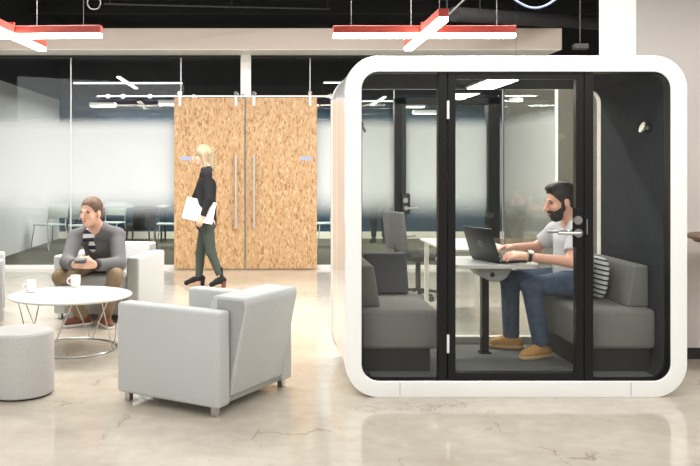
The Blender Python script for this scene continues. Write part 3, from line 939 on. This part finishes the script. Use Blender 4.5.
class Field:
    """a smooth blend of limbs sampled on a grid and turned into one continuous surface"""
    def __init__(s, h):
        s.h, s.ops = h, []

    def cap(s, a, b, ra, rb, k=.012, flat=False, sq=None, op='+'):
        a, b = V(*a), V(*b)
        r = max(ra, rb) * (1.0 if sq is None else max(1, sq[1]))
        s.ops.append((op, 'c', (a, b, ra, rb, flat, sq), np.minimum(a, b) - r, np.maximum(a, b) + r, k)); return s

    def ell(s, c, r, R=None, k=.012, op='+'):
        c = V(*c)
        m = max(r)
        s.ops.append((op, 'e', (c, V(*r), None if R is None else np.asarray(R, dtype=np.float32)), c - m, c + m, k)); return s

    def half(s, p, n):
        """cut away everything on the side the normal points to"""
        s.ops.append(('h', 'h', (V(*p), unit(n)), None, None, 0)); return s

    def ev(s, kind, a, X, Y, Z):
        if kind == 'c':
            p, q, ra, rb, flat, sq = a
            dx, dy, dz = X - p[0], Y - p[1], Z - p[2]
            ba = q - p
            sc = 1.0
            if sq is not None:
                ax, f = unit(sq[0]), sq[1]
                t = (dx * ax[0] + dy * ax[1] + dz * ax[2]) * (1 / f - 1)
                dx, dy, dz = dx + ax[0] * t, dy + ax[1] * t, dz + ax[2] * t
                ba = ba + ax * (ba @ ax) * (1 / f - 1)
                sc = min(1.0, f)
            L2 = float(ba @ ba) + 1e-9
            t0 = (dx * ba[0] + dy * ba[1] + dz * ba[2]) / L2
            t = np.clip(t0, 0, 1)
            d = np.sqrt((dx - t * ba[0]) ** 2 + (dy - t * ba[1]) ** 2 + (dz - t * ba[2]) ** 2) - (ra + (rb - ra) * t)
            if flat:
                d = np.maximum(d, (t0 - 1) * math.sqrt(L2))
            return d * sc
        if kind == 'e':
            c, r, R = a
            dx, dy, dz = X - c[0], Y - c[1], Z - c[2]
            if R is not None:
                dx, dy, dz = (R[0][0] * dx + R[0][1] * dy + R[0][2] * dz, R[1][0] * dx + R[1][1] * dy + R[1][2] * dz, R[2][0] * dx + R[2][1] * dy + R[2][2] * dz)
            k0 = np.sqrt((dx / r[0]) ** 2 + (dy / r[1]) ** 2 + (dz / r[2]) ** 2) + 1e-6
            k1 = np.sqrt((dx / r[0] ** 2) ** 2 + (dy / r[1] ** 2) ** 2 + (dz / r[2] ** 2) ** 2) + 1e-6
            return k0 * (k0 - 1) / k1
        p, n = a
        return -((X - p[0]) * n[0] + (Y - p[1]) * n[1] + (Z - p[2]) * n[2])

    def mesh(s):
        h = s.h
        adds = [o for o in s.ops if o[0] == '+']
        lo = np.min([o[3] for o in adds], axis=0) - 4 * h
        hi = np.max([o[4] for o in adds], axis=0) + 4 * h
        n = np.ceil((hi - lo) / h).astype(int) + 1
        ax = [lo[i] + h * np.arange(n[i], dtype=np.float32) for i in range(3)]
        F = np.full(tuple(n), 1.0, dtype=np.float32)
        for op, kind, a, l, g, k in s.ops:
            if op == 'h':
                X, Y, Z = ax[0][:, None, None], ax[1][None, :, None], ax[2][None, None, :]
                F = np.maximum(F, -s.ev('h', a, X, Y, Z)); continue
            m = k + 3.5 * h
            i0 = np.clip(np.floor((l - m - lo) / h).astype(int), 0, n - 1); i1 = np.clip(np.ceil((g + m - lo) / h).astype(int) + 1, 1, n)
            if np.any(i1 <= i0):
                continue
            sl = tuple(slice(i0[i], i1[i]) for i in range(3))
            X, Y, Z = ax[0][sl[0]][:, None, None], ax[1][sl[1]][None, :, None], ax[2][sl[2]][None, None, :]
            d = s.ev(kind, a, X, Y, Z)
            f = F[sl]
            if op == '+':
                t = np.clip(.5 + .5 * (d - f) / k, 0, 1)
                F[sl] = d * (1 - t) + f * t - k * t * (1 - t)
            else:
                t = np.clip(.5 - .5 * (f + d) / k, 0, 1)
                F[sl] = f * (1 - t) - d * t + k * t * (1 - t)
        F[0], F[-1], F[:, 0], F[:, -1], F[:, :, 0], F[:, :, -1] = 1, 1, 1, 1, 1, 1
        S = F < 0
        cnt = np.zeros(tuple(n - 1), dtype=np.int8)
        for i in (0, 1):
            for j in (0, 1):
                for k in (0, 1):
                    cnt += S[i:n[0] - 1 + i, j:n[1] - 1 + j, k:n[2] - 1 + k]
        act = (cnt > 0) & (cnt < 8)
        ci = np.argwhere(act)
        idx = np.full(act.shape, -1, dtype=np.int64); idx[act] = np.arange(len(ci))
        pos = np.zeros((len(ci), 3)); num = np.zeros(len(ci))
        cor = [(i, j, k) for i in (0, 1) for j in (0, 1) for k in (0, 1)]
        for a in cor:
            for b in cor:
                if sum(b) - sum(a) == 1 and sum(abs(b[q] - a[q]) for q in range(3)) == 1:
                    fa = F[ci[:, 0] + a[0], ci[:, 1] + a[1], ci[:, 2] + a[2]]; fb = F[ci[:, 0] + b[0], ci[:, 1] + b[1], ci[:, 2] + b[2]]
                    m = (fa < 0) != (fb < 0)
                    t = np.where(m, fa / np.where(m, fa - fb, 1), 0)
                    pos += m[:, None] * (np.array(a) + t[:, None] * (np.array(b) - np.array(a))); num += m
        v = (ci + pos / num[:, None]) * h + lo
        fs = []
        for A in range(3):
            B, Cx = (A + 1) % 3, (A + 2) % 3
            s0 = [slice(None)] * 3; s1 = [slice(None)] * 3
            s0[A], s1[A] = slice(0, -1), slice(1, None)
            a0, a1 = S[tuple(s0)], S[tuple(s1)]
            e = np.argwhere(a0 != a1)
            if not len(e):
                continue
            out = a0[e[:, 0], e[:, 1], e[:, 2]]
            q = []
            for ob, oc in ((-1, -1), (0, -1), (0, 0), (-1, 0)):
                z = e.copy(); z[:, B] += ob; z[:, Cx] += oc
                q.append(idx[z[:, 0], z[:, 1], z[:, 2]])
            q = np.stack(q, 1)
            q[~out] = q[~out][:, ::-1]
            fs.append(q)
        fs = np.concatenate(fs)
        return v, fs

    def build(s, name, m, parent=None, origin=None):
        v, f = s.mesh()
        if 'hair' in name or name == 'beard':
            v = v + np.random.default_rng(3).uniform(-1, 1, v.shape) * s.h * .32
        o0 = np.array(origin if origin is not None else (0, 0, 0))
        if parent is not None:
            o0 = np.array(chain(parent).translation)
        me = bpy.data.meshes.new(name)
        me.from_pydata((v - o0).tolist(), [], f.tolist())
        me.polygons.foreach_set('use_smooth', np.ones(len(f), dtype=bool))
        o = link_mesh(name, me, m, parent)
        if parent is None:
            o.location = tuple(float(x) for x in o0)
        return o


def head_frame(f, roll_up=(0, 0, 1)):
    f = unit(f)
    r = unit(np.cross(f, V(*roll_up)))
    return f, r, np.cross(r, f)


def add_head(S, c, f, s, up=(0, 0, 1)):
    f, r, u_ = head_frame(f, up)
    R = np.stack([r, f, u_])
    p = lambda a, b, d: np.asarray(c) + s * (a * r + b * f + d * u_)
    S.ell(p(0, -.008, .030), (.074 * s, .096 * s, .088 * s), R, .02 * s)
    S.ell(p(0, .028, -.045), (.058 * s, .062 * s, .070 * s), R, .03 * s)
    S.ell(p(0, .062, -.093), (.026 * s, .020 * s, .020 * s), R, .03 * s)
    for q in (-1, 1):
        S.ell(p(q * .034, .066, -.028), (.022 * s, .018 * s, .020 * s), R, .02 * s)
        S.ell(p(q * .032, .098, .010), (.015 * s, .013 * s, .010 * s), R, .012 * s, op='-')
        S.ell(p(q * .076, -.005, -.012), (.009 * s, .020 * s, .031 * s), R, .008 * s)
        S.ell(p(q * .030, .089, .024), (.020 * s, .008 * s, .006 * s), R, .012 * s)
    S.cap(p(0, .092, .014), p(0, .120, -.030), .009 * s, .0125 * s, .012 * s)
    for q in (-1, 1):
        S.ell(p(q * .011, .104, -.034), (.009 * s, .010 * s, .007 * s), R, .006 * s)
    S.ell(p(0, .088, -.061), (.024 * s, .010 * s, .008 * s), R, .008 * s)
    return p, R


def face_bits(person, p, R, s, hairm):
    def bits(name, pts, rad, m):
        t = MB()
        Rm = Matrix([list(map(float, x)) for x in R]).transposed().to_4x4()
        for q in pts:
            t.sphere(p(*q), tuple(x * s for x in rad), Rm, 12)
        return t.build(name, m, person)
    for q in (-1, 1):
        bits('eye', [(q * .032, .081, .009)], (.012, .009, .006), M['eye'])
        bits('eyebrow', [(q * .032, .089, .027)], (.017, .007, .004), hairm)
    bits('lips', [(0, .092, -.060)], (.021, .009, .006), M['lip'])


def add_hand(S, w, d, nrm, side, s=1.0, curl=.35, spread=.0, thumb=.7):
    """wrist w, finger direction d, back-of-hand normal nrm, thumb side; five unequal bent fingers"""
    w = np.asarray(w, dtype=np.float32)
    d = unit(d); nrm = unit(np.asarray(nrm) - d * (np.asarray(nrm) @ d)); t = unit(side); t = unit(t - d * (t @ d) - nrm * (t @ nrm))
    S.cap(w, w + d * .05 * s, .027 * s, .034 * s, .012, sq=(nrm, .6))
    for off, ln, lat in ((.032, .072, .012), (.011, .080, .004), (-.011, .074, -.004), (-.031, .058, -.012)):
        k = w + d * (.088 - abs(off) * .25) * s + t * off * s
        S.cap(w + d * .02 * s + t * off * .5 * s, k, .014 * s, .0125 * s, .01)
        dd = unit(d + t * lat * (2 + 10 * spread))
        a = 0
        for seg, r0, r1 in ((.45, .0100, .0092), (.32, .0092, .0084), (.23, .0084, .0072)):
            a += curl
            e = unit(dd * math.cos(a) - nrm * math.sin(a))
            k2 = k + e * ln * seg * s
            S.cap(k, k2, r0 * s, r1 * s, .004)
            k = k2
    b = w + d * .028 * s + t * .024 * s
    m = b + unit(d * .75 + t * thumb - nrm * .3) * .040 * s
    e = m + unit(d * 1 + t * thumb * .25 - nrm * .35) * .030 * s
    S.cap(w + d * .012 * s + t * .012 * s, b, .017 * s, .015 * s, .01).cap(b, m, .0145 * s, .0115 * s, .008).cap(m, e, .0115 * s, .009 * s, .005)


def lerp(a, b, t):
    return np.asarray(a) * (1 - t) + np.asarray(b) * t


def make_person(name, label, J, skin, h, origin, hand_s=1.0):
    """one continuous body: head, neck, trunk, tapered limbs and hands"""
    S = Field(h)
    s = J['hs']
    p, R = add_head(S, J['head'], J['f'], s, J.get('up', (0, 0, 1)))
    S.cap(p(0, -.025, -.055), J['nb'], .055 * s, .060 * s, .03)
    ch = lerp(J['nb'], J['pelvis'], .33); wa = lerp(J['nb'], J['pelvis'], .72)
    side = unit(np.asarray(J['SL']) - np.asarray(J['SR']))
    for q in ('L', 'R'):
        S.cap(J['nb'], J['S' + q], .055, .058, .04)
        S.cap(J['S' + q], J['E' + q], .050, .040, .02).cap(J['E' + q], J['W' + q], .040, .027, .015)
        S.cap(J['H' + q], J['K' + q], .080, .056, .03).cap(J['K' + q], J['A' + q], .054, .036, .02)
        S.cap(J['A' + q] - V(0, 0, .05), lerp(J['A' + q], J['T' + q], .8) - V(0, 0, .02), .030, .022, .02)
        hd = J['hand' + q]
        add_hand(S, J['W' + q], hd[0], hd[1], hd[2], hand_s * s, *hd[3:])
    S.cap(ch, wa, .120, .105, .05, sq=(side, 1.25))
    S.cap(wa, J['pelvis'], .105, .120, .05, sq=(side, 1.2))
    S.cap(J['HL'], J['HR'], .085, .085, .05)
    o = S.build(name, skin, None, origin)
    props(o, label, 'person')
    return o, p, R


def torso_field(h, J, g, front=None):
    """garment around the trunk, g thicker than the body"""
    S = Field(h)
    ch = lerp(J['nb'], J['pelvis'], .33); wa = lerp(J['nb'], J['pelvis'], .72)
    side = unit(np.asarray(J['SL']) - np.asarray(J['SR']))
    S.cap(ch, wa, .122 + g, .108 + g, .05, sq=(side, 1.25))
    S.cap(wa, lerp(wa, J['pelvis'], .95), .108 + g, .118 + g, .05, sq=(side, 1.2))
    for q in ('L', 'R'):
        S.cap(lerp(J['nb'], J['S' + q], .25), J['S' + q], .056 + g, .060 + g, .04)
    return S


def sleeves(S, J, g, frac_up=1.0, frac_fore=.9, k=.02):
    for q in ('L', 'R'):
        if frac_up < 1:
            S.cap(J['S' + q], lerp(J['S' + q], J['E' + q], frac_up), .056 + g, .054 + g, k, flat=True)
        else:
            S.cap(J['S' + q], J['E' + q], .056 + g, .046 + g, k)
            S.cap(J['E' + q], lerp(J['E' + q], J['W' + q], frac_fore), .046 + g, .034 + g, k, flat=True)
    return S


def trousers(h, J, g, frac=.93, cuff=.044):
    S = Field(h)
    S.cap(J['HL'], J['HR'], .095 + g, .095 + g, .04)
    S.cap(J['pelvis'], lerp(J['pelvis'], J['nb'], .12), .112 + g, .110 + g, .04, sq=(unit(np.asarray(J['HL']) - np.asarray(J['HR'])), 1.15))
    for q in ('L', 'R'):
        S.cap(J['H' + q], J['K' + q], .084 + g, .060 + g, .03)
        S.cap(J['K' + q], lerp(J['K' + q], J['A' + q], frac), .060 + g, cuff + g, .02, flat=True)
    return S


def shoe(person, J, q, zf, m, msole, h=.006, w=.040, shaft=.10, sole=.022, heel=0.0):
    A, T = np.asarray(J['A' + q], dtype=np.float32), np.asarray(J['T' + q], dtype=np.float32)
    d = unit((T - A) * V(1, 1, 0))
    hl = A - d * .045; hl[2] = zf + .045
    T = T.copy(); T[2] = zf + .036
    mid = lerp(hl, T, .55); mid[2] = zf + .05 + heel * .5
    hl2 = hl.copy(); hl2[2] += heel
    S = Field(h)
    S.cap(hl2, mid, w, w * 1.02, .02).cap(mid, T, w, w * .85, .02)
    S.cap(hl2 + d * .035, hl2 + d * .045 + V(0, 0, shaft), w * .98, w * 1.02, .025, flat=True)
    if not heel:
        S.half((0, 0, zf + sole), (0, 0, -1))
        o = S.build('shoe', m, person)
        S = Field(h)
        f = 1.10
        a, b, c = hl.copy(), mid.copy(), T.copy(); a[2] = b[2] = c[2] = zf + sole + .004
        S.cap(a, b, w * f, w * f, .01).cap(b, c, w * f, w * .95, .01)
        S.half((0, 0, zf + sole + .004), (0, 0, 1)); S.half((0, 0, zf + .001), (0, 0, -1))
        S.build('sole', msole, o)
    else:
        S.half((0, 0, zf + .001), (0, 0, -1))
        o = S.build('boot', m, person)
        S = Field(h)
        b = hl.copy(); b[2] = zf + .004
        S.cap(hl2 + d * .0, b, .034, .026, .01); S.half((0, 0, zf + .001), (0, 0, -1))
        S.build('heel', msole, o)
    return o


T3 = lambda v: np.array((v[0], v[1], v[2]), dtype=np.float32)
Q = lambda px, py, d: T3(P(px, py, d))


# --- the man in the pod
J = dict(hs=1.10, head=Q(561.5, 201.5, 6.0), f=(-.97, -.06, -.20), nb=Q(574, 224, 6.03), pelvis=V(2.245, 6.02, .665),
         SL=Q(578, 232, 5.84), SR=Q(556, 231, 6.2), EL=Q(571, 262, 5.74), ER=Q(537, 247, 6.28), WL=Q(527, 256.5, 5.80), WR=Q(515, 247, 6.14),
         HL=V(2.24, 5.92, .655), HR=V(2.24, 6.12, .655), KL=Q(531, 286, 5.90), KR=Q(510, 280, 6.20), AL=Q(541, 342, 5.93), AR=Q(511, 334, 6.24),
         TL=Q(525, 352, 5.86), TR=Q(494, 343, 6.26))
J['handL'] = ((-1, .10, .12), (0, -.45, 1), (0, 1, .2), .38)
J['handR'] = ((-1, -.12, .0), (0, .3, 1), (0, -1, .2), .38)
org = (2.2, 6.0, ZF)
man, p, R = make_person('person', 'bearded man in a light grey t-shirt and jeans typing on a laptop inside the pod', J, M['skin'], .0068, org)
face_bits(man, p, R, J['hs'], M['hairb'])
s = J['hs']
dirn = lambda a, f_, u_: R[0] * a + R[1] * f_ + R[2] * u_
def short_hair(S, top=0.0):
    S.ell(p(0, -.012, .036 + top * .3), (.0795 * s, .1015 * s, (.0905 + top) * s), R, .01)
    S.ell(p(0, -.050, -.020), (.066 * s, .055 * s, .060 * s), R, .02)
    return S
def trim_hair(S):
    S.half(p(0, .083, .082), dirn(0, .84, -.54))
    S.half(p(0, -.05, -.062), dirn(0, .25, -1))
    for q in (-1, 1):
        S.ell(p(q * .080, -.002, -.018), (.020 * s, .022 * s, .036 * s), R, .006, op='-')
    return S
S = trim_hair(short_hair(Field(.0055), .006))
S.ell(p(0, .050, .102), (.050 * s, .040 * s, .026 * s), R, .02)
S.build('hair', M['hairb'], man)
S = Field(.0055)
S.ell(p(0, .030, -.047), (.0625 * s, .066 * s, .075 * s), R, .02)
S.ell(p(0, .064, -.095), (.032 * s, .026 * s, .026 * s), R, .03)
S.half(p(0, .10, -.050), dirn(0, .28, .96)); S.half(p(0, .012, 0), dirn(0, -1, -.18))
for q in (-1, 1):
    S.cap(p(q * .0685, .016, .012), p(q * .062, .024, -.045), .010 * s, .014 * s, .008)
    S.cap(p(q * .002, .102, -.046), p(q * .026, .086, -.060), .008 * s, .007 * s, .006)
    S.cap(p(q * .026, .086, -.060), p(q * .028, .080, -.078), .009 * s, .010 * s, .006)
S.ell(p(0, .100, -.062), (.020 * s, .02 * s, .0055 * s), R, .003, op='-')
S.build('beard', M['hairb'], man)
S = torso_field(.0075, J, .014)
sleeves(S, J, .012, .70)
S.ell(p(0, .01, -.11), (.062 * s, .07 * s, .07 * s), R, .01, op='-')
S.build('t_shirt', M['tee'], man)
trousers(.0075, J, .010, 1.04, .050).build('jeans', M['jean'], man)
for q in 'LR':
    shoe(man, J, q, ZF, M['tan'], M['tansole'], sole=.026, w=.044)
w = J['WL'] * .93 + J['EL'] * .07
dd = unit(J['WL'] - J['EL'])
wb = MB().cyl(w - dd * .012, w + dd * .012, .036, n=24).build('wristwatch', M['plastic'], man)
sd = unit(np.cross(np.cross(dd, V(0, -.5, 1)), dd))
MB().cyl(w + sd * .033, w + sd * .044, .020, n=24).build('watch_face', M['steel'], wb)

# --- the man in the armchair
J = dict(hs=1.16, head=Q(91.5, 212.5, 7.86), f=(-.46, -.88, -.06), nb=Q(97, 230, 7.98), pelvis=V(-1.60, 8.36, .56),
         SR=Q(76, 238, 7.92), SL=Q(117, 236, 7.96), ER=Q(67, 262, 7.66), EL=Q(119, 264, 7.70), WR=Q(74.5, 265, 7.48), WL=Q(95.5, 265, 7.44),
         HR=V(-1.72, 8.28, .54), HL=V(-1.49, 8.28, .54), KR=Q(60, 277, 7.62), KL=Q(115, 276, 7.56), AR=Q(83, 317, 7.78), AL=Q(104, 319, 7.82),
         TR=Q(67, 326, 7.68), TL=Q(110, 327, 7.60))
J['handR'] = ((.75, -.35, .15), (-.2, -1, -.3), (.1, -.2, 1), .55, 0, .4)
J['handL'] = ((-.80, -.30, .12), (.2, -1, -.3), (-.1, -.2, 1), .55, 0, .4)
org = (-1.55, 8.1, 0)
man2, p, R = make_person('person', 'seated man in a grey jacket and striped shirt holding a phone in the armchair', J, M['skin2'], .0075, org)
face_bits(man2, p, R, J['hs'], M['hairm'])
s = J['hs']
S = trim_hair(short_hair(Field(.006), .004))
S.build('hair', M['hairm'], man2)
fr = unit(V(-.25, -.95, -.15))
ch = lerp(J['nb'], J['pelvis'], .33); wa = lerp(J['nb'], J['pelvis'], .72)
S = torso_field(.008, J, .010)
S.ell(p(0, .01, -.11), (.062 * s, .07 * s, .065 * s), R, .01, op='-')
S.build('striped_shirt', M['stripe'], man2)
S = torso_field(.008, J, .026)
sleeves(S, J, .020, 1, .93)
S.ell(p(0, .0, -.12), (.066 * s, .075 * s, .075 * s), R, .01, op='-')
S.cap(J['nb'] + fr * .15 + V(-.01, 0, .03), wa + fr * .22 + V(-.03, 0, -.06), .060, .062, .01, op='-')
S.cap(J['nb'] + V(-.05, .03, .02), J['nb'] + V(.05, .03, .02), .062, .062, .03)
S.ell(p(0, .01, -.09), (.060 * s, .066 * s, .075 * s), R, .01, op='-')
S.build('jacket', M['jacket'], man2)
trousers(.008, J, .012, 1.0, .052).build('trousers', M['khaki'], man2)
for q in 'LR':
    shoe(man2, J, q, 0.0, M['brown'], M['matwhite'], w=.046, sole=.026)
w = J['WL'] * .97 + J['EL'] * .03
dd = unit(J['WL'] - J['EL'])
MB().cyl(w - dd * .014, w + dd * .014, .040, n=20).build('wristwatch', M['plastic'], man2)
ph = Q(80.5, 260.5, 7.33)
o = MB().box(ph - V(.052, .005, .032), ph + V(.052, .006, .032), .004, 2, mat=rot_at(ph, rx=-.9)).build('phone', M['plastic'])
props(o, 'dark phone held in both hands by the seated man', 'phone')

# --- the walking woman
DW = 10.38
J = dict(hs=1.06, head=Q(202.5, 155.5, DW), f=(-.98, -.12, -.12), nb=Q(206.5, 169, DW), pelvis=Q(206, 221, DW),
         SL=Q(207, 174.5, DW - .17), SR=Q(205, 174.5, DW + .16), EL=Q(209, 199, DW - .22), ER=Q(196, 197, DW + .2), WL=Q(202.5, 217, DW - .23), WR=Q(193, 209, DW + .08),
         HL=Q(207, 225, DW - .09), HR=Q(206, 225, DW + .09), KL=Q(211, 252, DW - .08), KR=Q(200.5, 253, DW + .08), AL=Q(220, 275.5, DW - .08), AR=Q(199, 277, DW + .08),
         TL=Q(211.5, 283, DW - .08), TR=Q(186.5, 283.5, DW + .08))
J['handL'] = ((-.45, -.05, -.9), (.0, -1, .1), (-1, 0, .4), .5)
J['handR'] = ((-.5, -.7, -.3), (-.6, .3, .6), (0, -.3, 1), .5)
org = (-.72, DW, 0)
wom, p, R = make_person('person', 'blonde woman in a black sweater walking past the strand board doors', J, M['skin2'], .0085, org, .92)
face_bits(wom, p, R, J['hs'], M['blond'])
s = J['hs']
S = Field(.008)
S.ell(p(0, -.014, .040), (.088 * s, .108 * s, .094 * s), R, .02)
S.cap(p(0, -.075, .01), p(0, -.085, -.15), .070 * s, .050 * s, .04)
for q in (-1, 1):
    S.cap(p(q * .070, .0, .02), p(q * .070, -.015, -.14), .034 * s, .028 * s, .03)
S.ell(p(0, .125, -.02), (.060 * s, .085 * s, .085 * s), R, .01, op='-')
S.build('hair', M['blond'], wom)
S = torso_field(.009, J, .006)
sleeves(S, J, .004, 1, .94)
S.cap(lerp(J['pelvis'], J['nb'], .25), lerp(J['pelvis'], J['nb'], -.04), .118, .132, .03)
S.cap(p(0, -.02, -.13), J['nb'], .062, .075, .03)
S.build('sweater', M['sweater'], wom)
trousers(.009, J, .002, .97, .044).build('trousers', M['pant'], wom)
for q in 'LR':
    shoe(wom, J, q, 0.0, M['sweater'], M['brown' if q == 'L' else 'sweater'], h=.007, w=.036, shaft=.15, heel=.05)
fc = [P(187.5, 197, DW - .02), P(216.5, 203, DW - .10), P(212, 224.5, DW - .26), P(182, 218, DW - .20)]
nn = (fc[1] - fc[0]).cross(fc[3] - fc[0]).normalized() * .009
mb = MB()
vs = [mb.bm.verts.new(c + nn) for c in fc] + [mb.bm.verts.new(c - nn) for c in fc]
for f in ((0, 1, 2, 3), (7, 6, 5, 4), (0, 4, 5, 1), (1, 5, 6, 2), (2, 6, 7, 3), (3, 7, 4, 0)):
    mb.bm.faces.new([vs[i] for i in f])
bmesh.ops.bevel(mb.bm, geom=list(mb.bm.edges), offset=.004, segments=2, affect='EDGES')
o = mb.build('closed_laptop', M['silver'])
props(o, 'closed white laptop carried under the arm of the walking woman', 'laptop')

# --- people far behind the glass
def far_person(label, base, face, seated, top, bottom, hairm):
    fx = unit(V(*face, 0)); sd = unit(V(-fx[1], fx[0], 0)); b = V(*base)
    at = lambda a, l, z: b + fx * a + sd * l + V(0, 0, z)
    hz = .46 if seated else .92
    J = dict(hs=1.05, head=at(.02, 0, hz + .70), f=fx, nb=at(-.02, 0, hz + .52), pelvis=at(-.03, 0, hz + .02))
    for q, l in (('L', 1), ('R', -1)):
        J['S' + q] = at(-.02, l * .18, hz + .46)
        J['E' + q] = at(.02, l * .24, hz + .20)
        J['W' + q] = at(.26, l * .15, hz + .20) if seated else at(.06, l * .25, hz - .05)
        J['H' + q] = at(0, l * .09, hz)
        J['K' + q] = at(.42, l * .12, hz + .02) if seated else at(.02, l * .10, .48)
        J['A' + q] = at(.40, l * .12, .09) if seated else at(-.02, l * .11, .09)
        J['T' + q] = at(.56, l * .13, .04) if seated else at(.14, l * .13, .04)
        J['hand' + q] = ((fx if seated else V(0, 0, -1)), (V(0, 0, 1) if seated else sd * l), (-sd * l if seated else fx), .35)
    o, p, R = make_person('person', label, J, M['skin2'], .012, tuple(base))
    S = Field(.011)
    S.ell(p(0, -.02, .04), (.082, .10, .09), R, .01).ell(p(0, .125, -.01), (.13, .085, .08), R, .01, op='-')
    S.build('hair', hairm, o)
    S = sleeves(torso_field(.012, J, .014), J, .012, 1, .92)
    S.build('jacket', top, o)
    trousers(.012, J, .01).build('trousers', bottom, o)
    for q in 'LR':
        shoe(o, J, q, base[2], M['blackm'], M['blackm'], h=.01)
g = gfl(379, 242.5)
far_person('person standing in dark trousers behind the frosted glass, seen through the pod', (g.x, g.y, 0), (-.3, -1), False, M['plastic'], M['blackm'], M['hairb'])

# ------------------------------------------------------------------ light and camera
def area(name, loc, size, power, rot=(0, 0, 0), col=(1, .992, .982)):
    l = bpy.data.lights.new(name, 'AREA')
    l.shape = 'RECTANGLE'; l.size, l.size_y = size; l.energy = power; l.color = col
    o = bpy.data.objects.new(name, l); C.objects.link(o)
    o.location = loc; o.rotation_euler = rot
    return o
for lx in (-3.4, -.6, 2.2, 5.0):
    for ly in (.4, 2.6, 4.7):
        area('lobby_linear_light', (lx, ly, 2.95), (2.2, .22), {-3.4: 14, -.6: 29}.get(lx, 38))  # unseen lamps added to light the lobby, without fixtures
for lx in (-4.6, -2.3, 0, 2.3, 4.6):
    area('corridor_linear_light', (lx + .4, 8.4, 3.85), (2.0, .25), 104)  # unseen row added to brighten the corridor floor and doors
for lx in (-3.2, 0, 3.2):
    area('corridor_linear_light', (lx, 9.0, 4.3), (2.0, .25), 85)  # second unseen row, added for the dim floor before the doors
for lx in (-2.3, .6, 3.4, 6.2):
    for ly in (14.7, 15.8, 16.9):
        area('back_room_linear_light', (lx, ly, 2.78), (2.2, .25), 50)  # unseen lamps added to brighten the back room and its frosted glass
area('window_daylight', (-5.6, -4.5, 2.4), (6, 4.4), 420, (math.radians(90), 0, math.radians(-28)), (.98, .99, 1))  # unseen cool fill added behind the camera on the left
w = bpy.data.worlds.new('World'); bpy.context.scene.world = w
w.use_nodes = True
w.node_tree.nodes['Background'].inputs[0].default_value = (1, .99, .98, 1)
w.node_tree.nodes['Background'].inputs[1].default_value = .3

cam = bpy.data.cameras.new('camera')
co = bpy.data.objects.new('camera', cam); C.objects.link(co)
co.location = (0, 0, EYE); co.rotation_euler = (math.radians(90), 0, 0)
cam.sensor_width = 36; cam.lens = FPX / 700 * 36
cam.shift_x = (350 - VX) / 700; cam.shift_y = (VY - 233) / 700
cam.clip_end = 100
sc = bpy.context.scene
sc.camera = co
sc.view_settings.view_transform = 'Standard'
sc.view_settings.look = 'None'
sc.view_settings.exposure = 0.06
sc.view_settings.gamma = 1
sc.cycles.use_denoising = True
sc.cycles.transparent_max_bounces = 24
sc.cycles.max_bounces = 10
sc.cycles.caustics_reflective = False
sc.cycles.caustics_refractive = False
sc.cycles.sample_clamp_indirect = 6
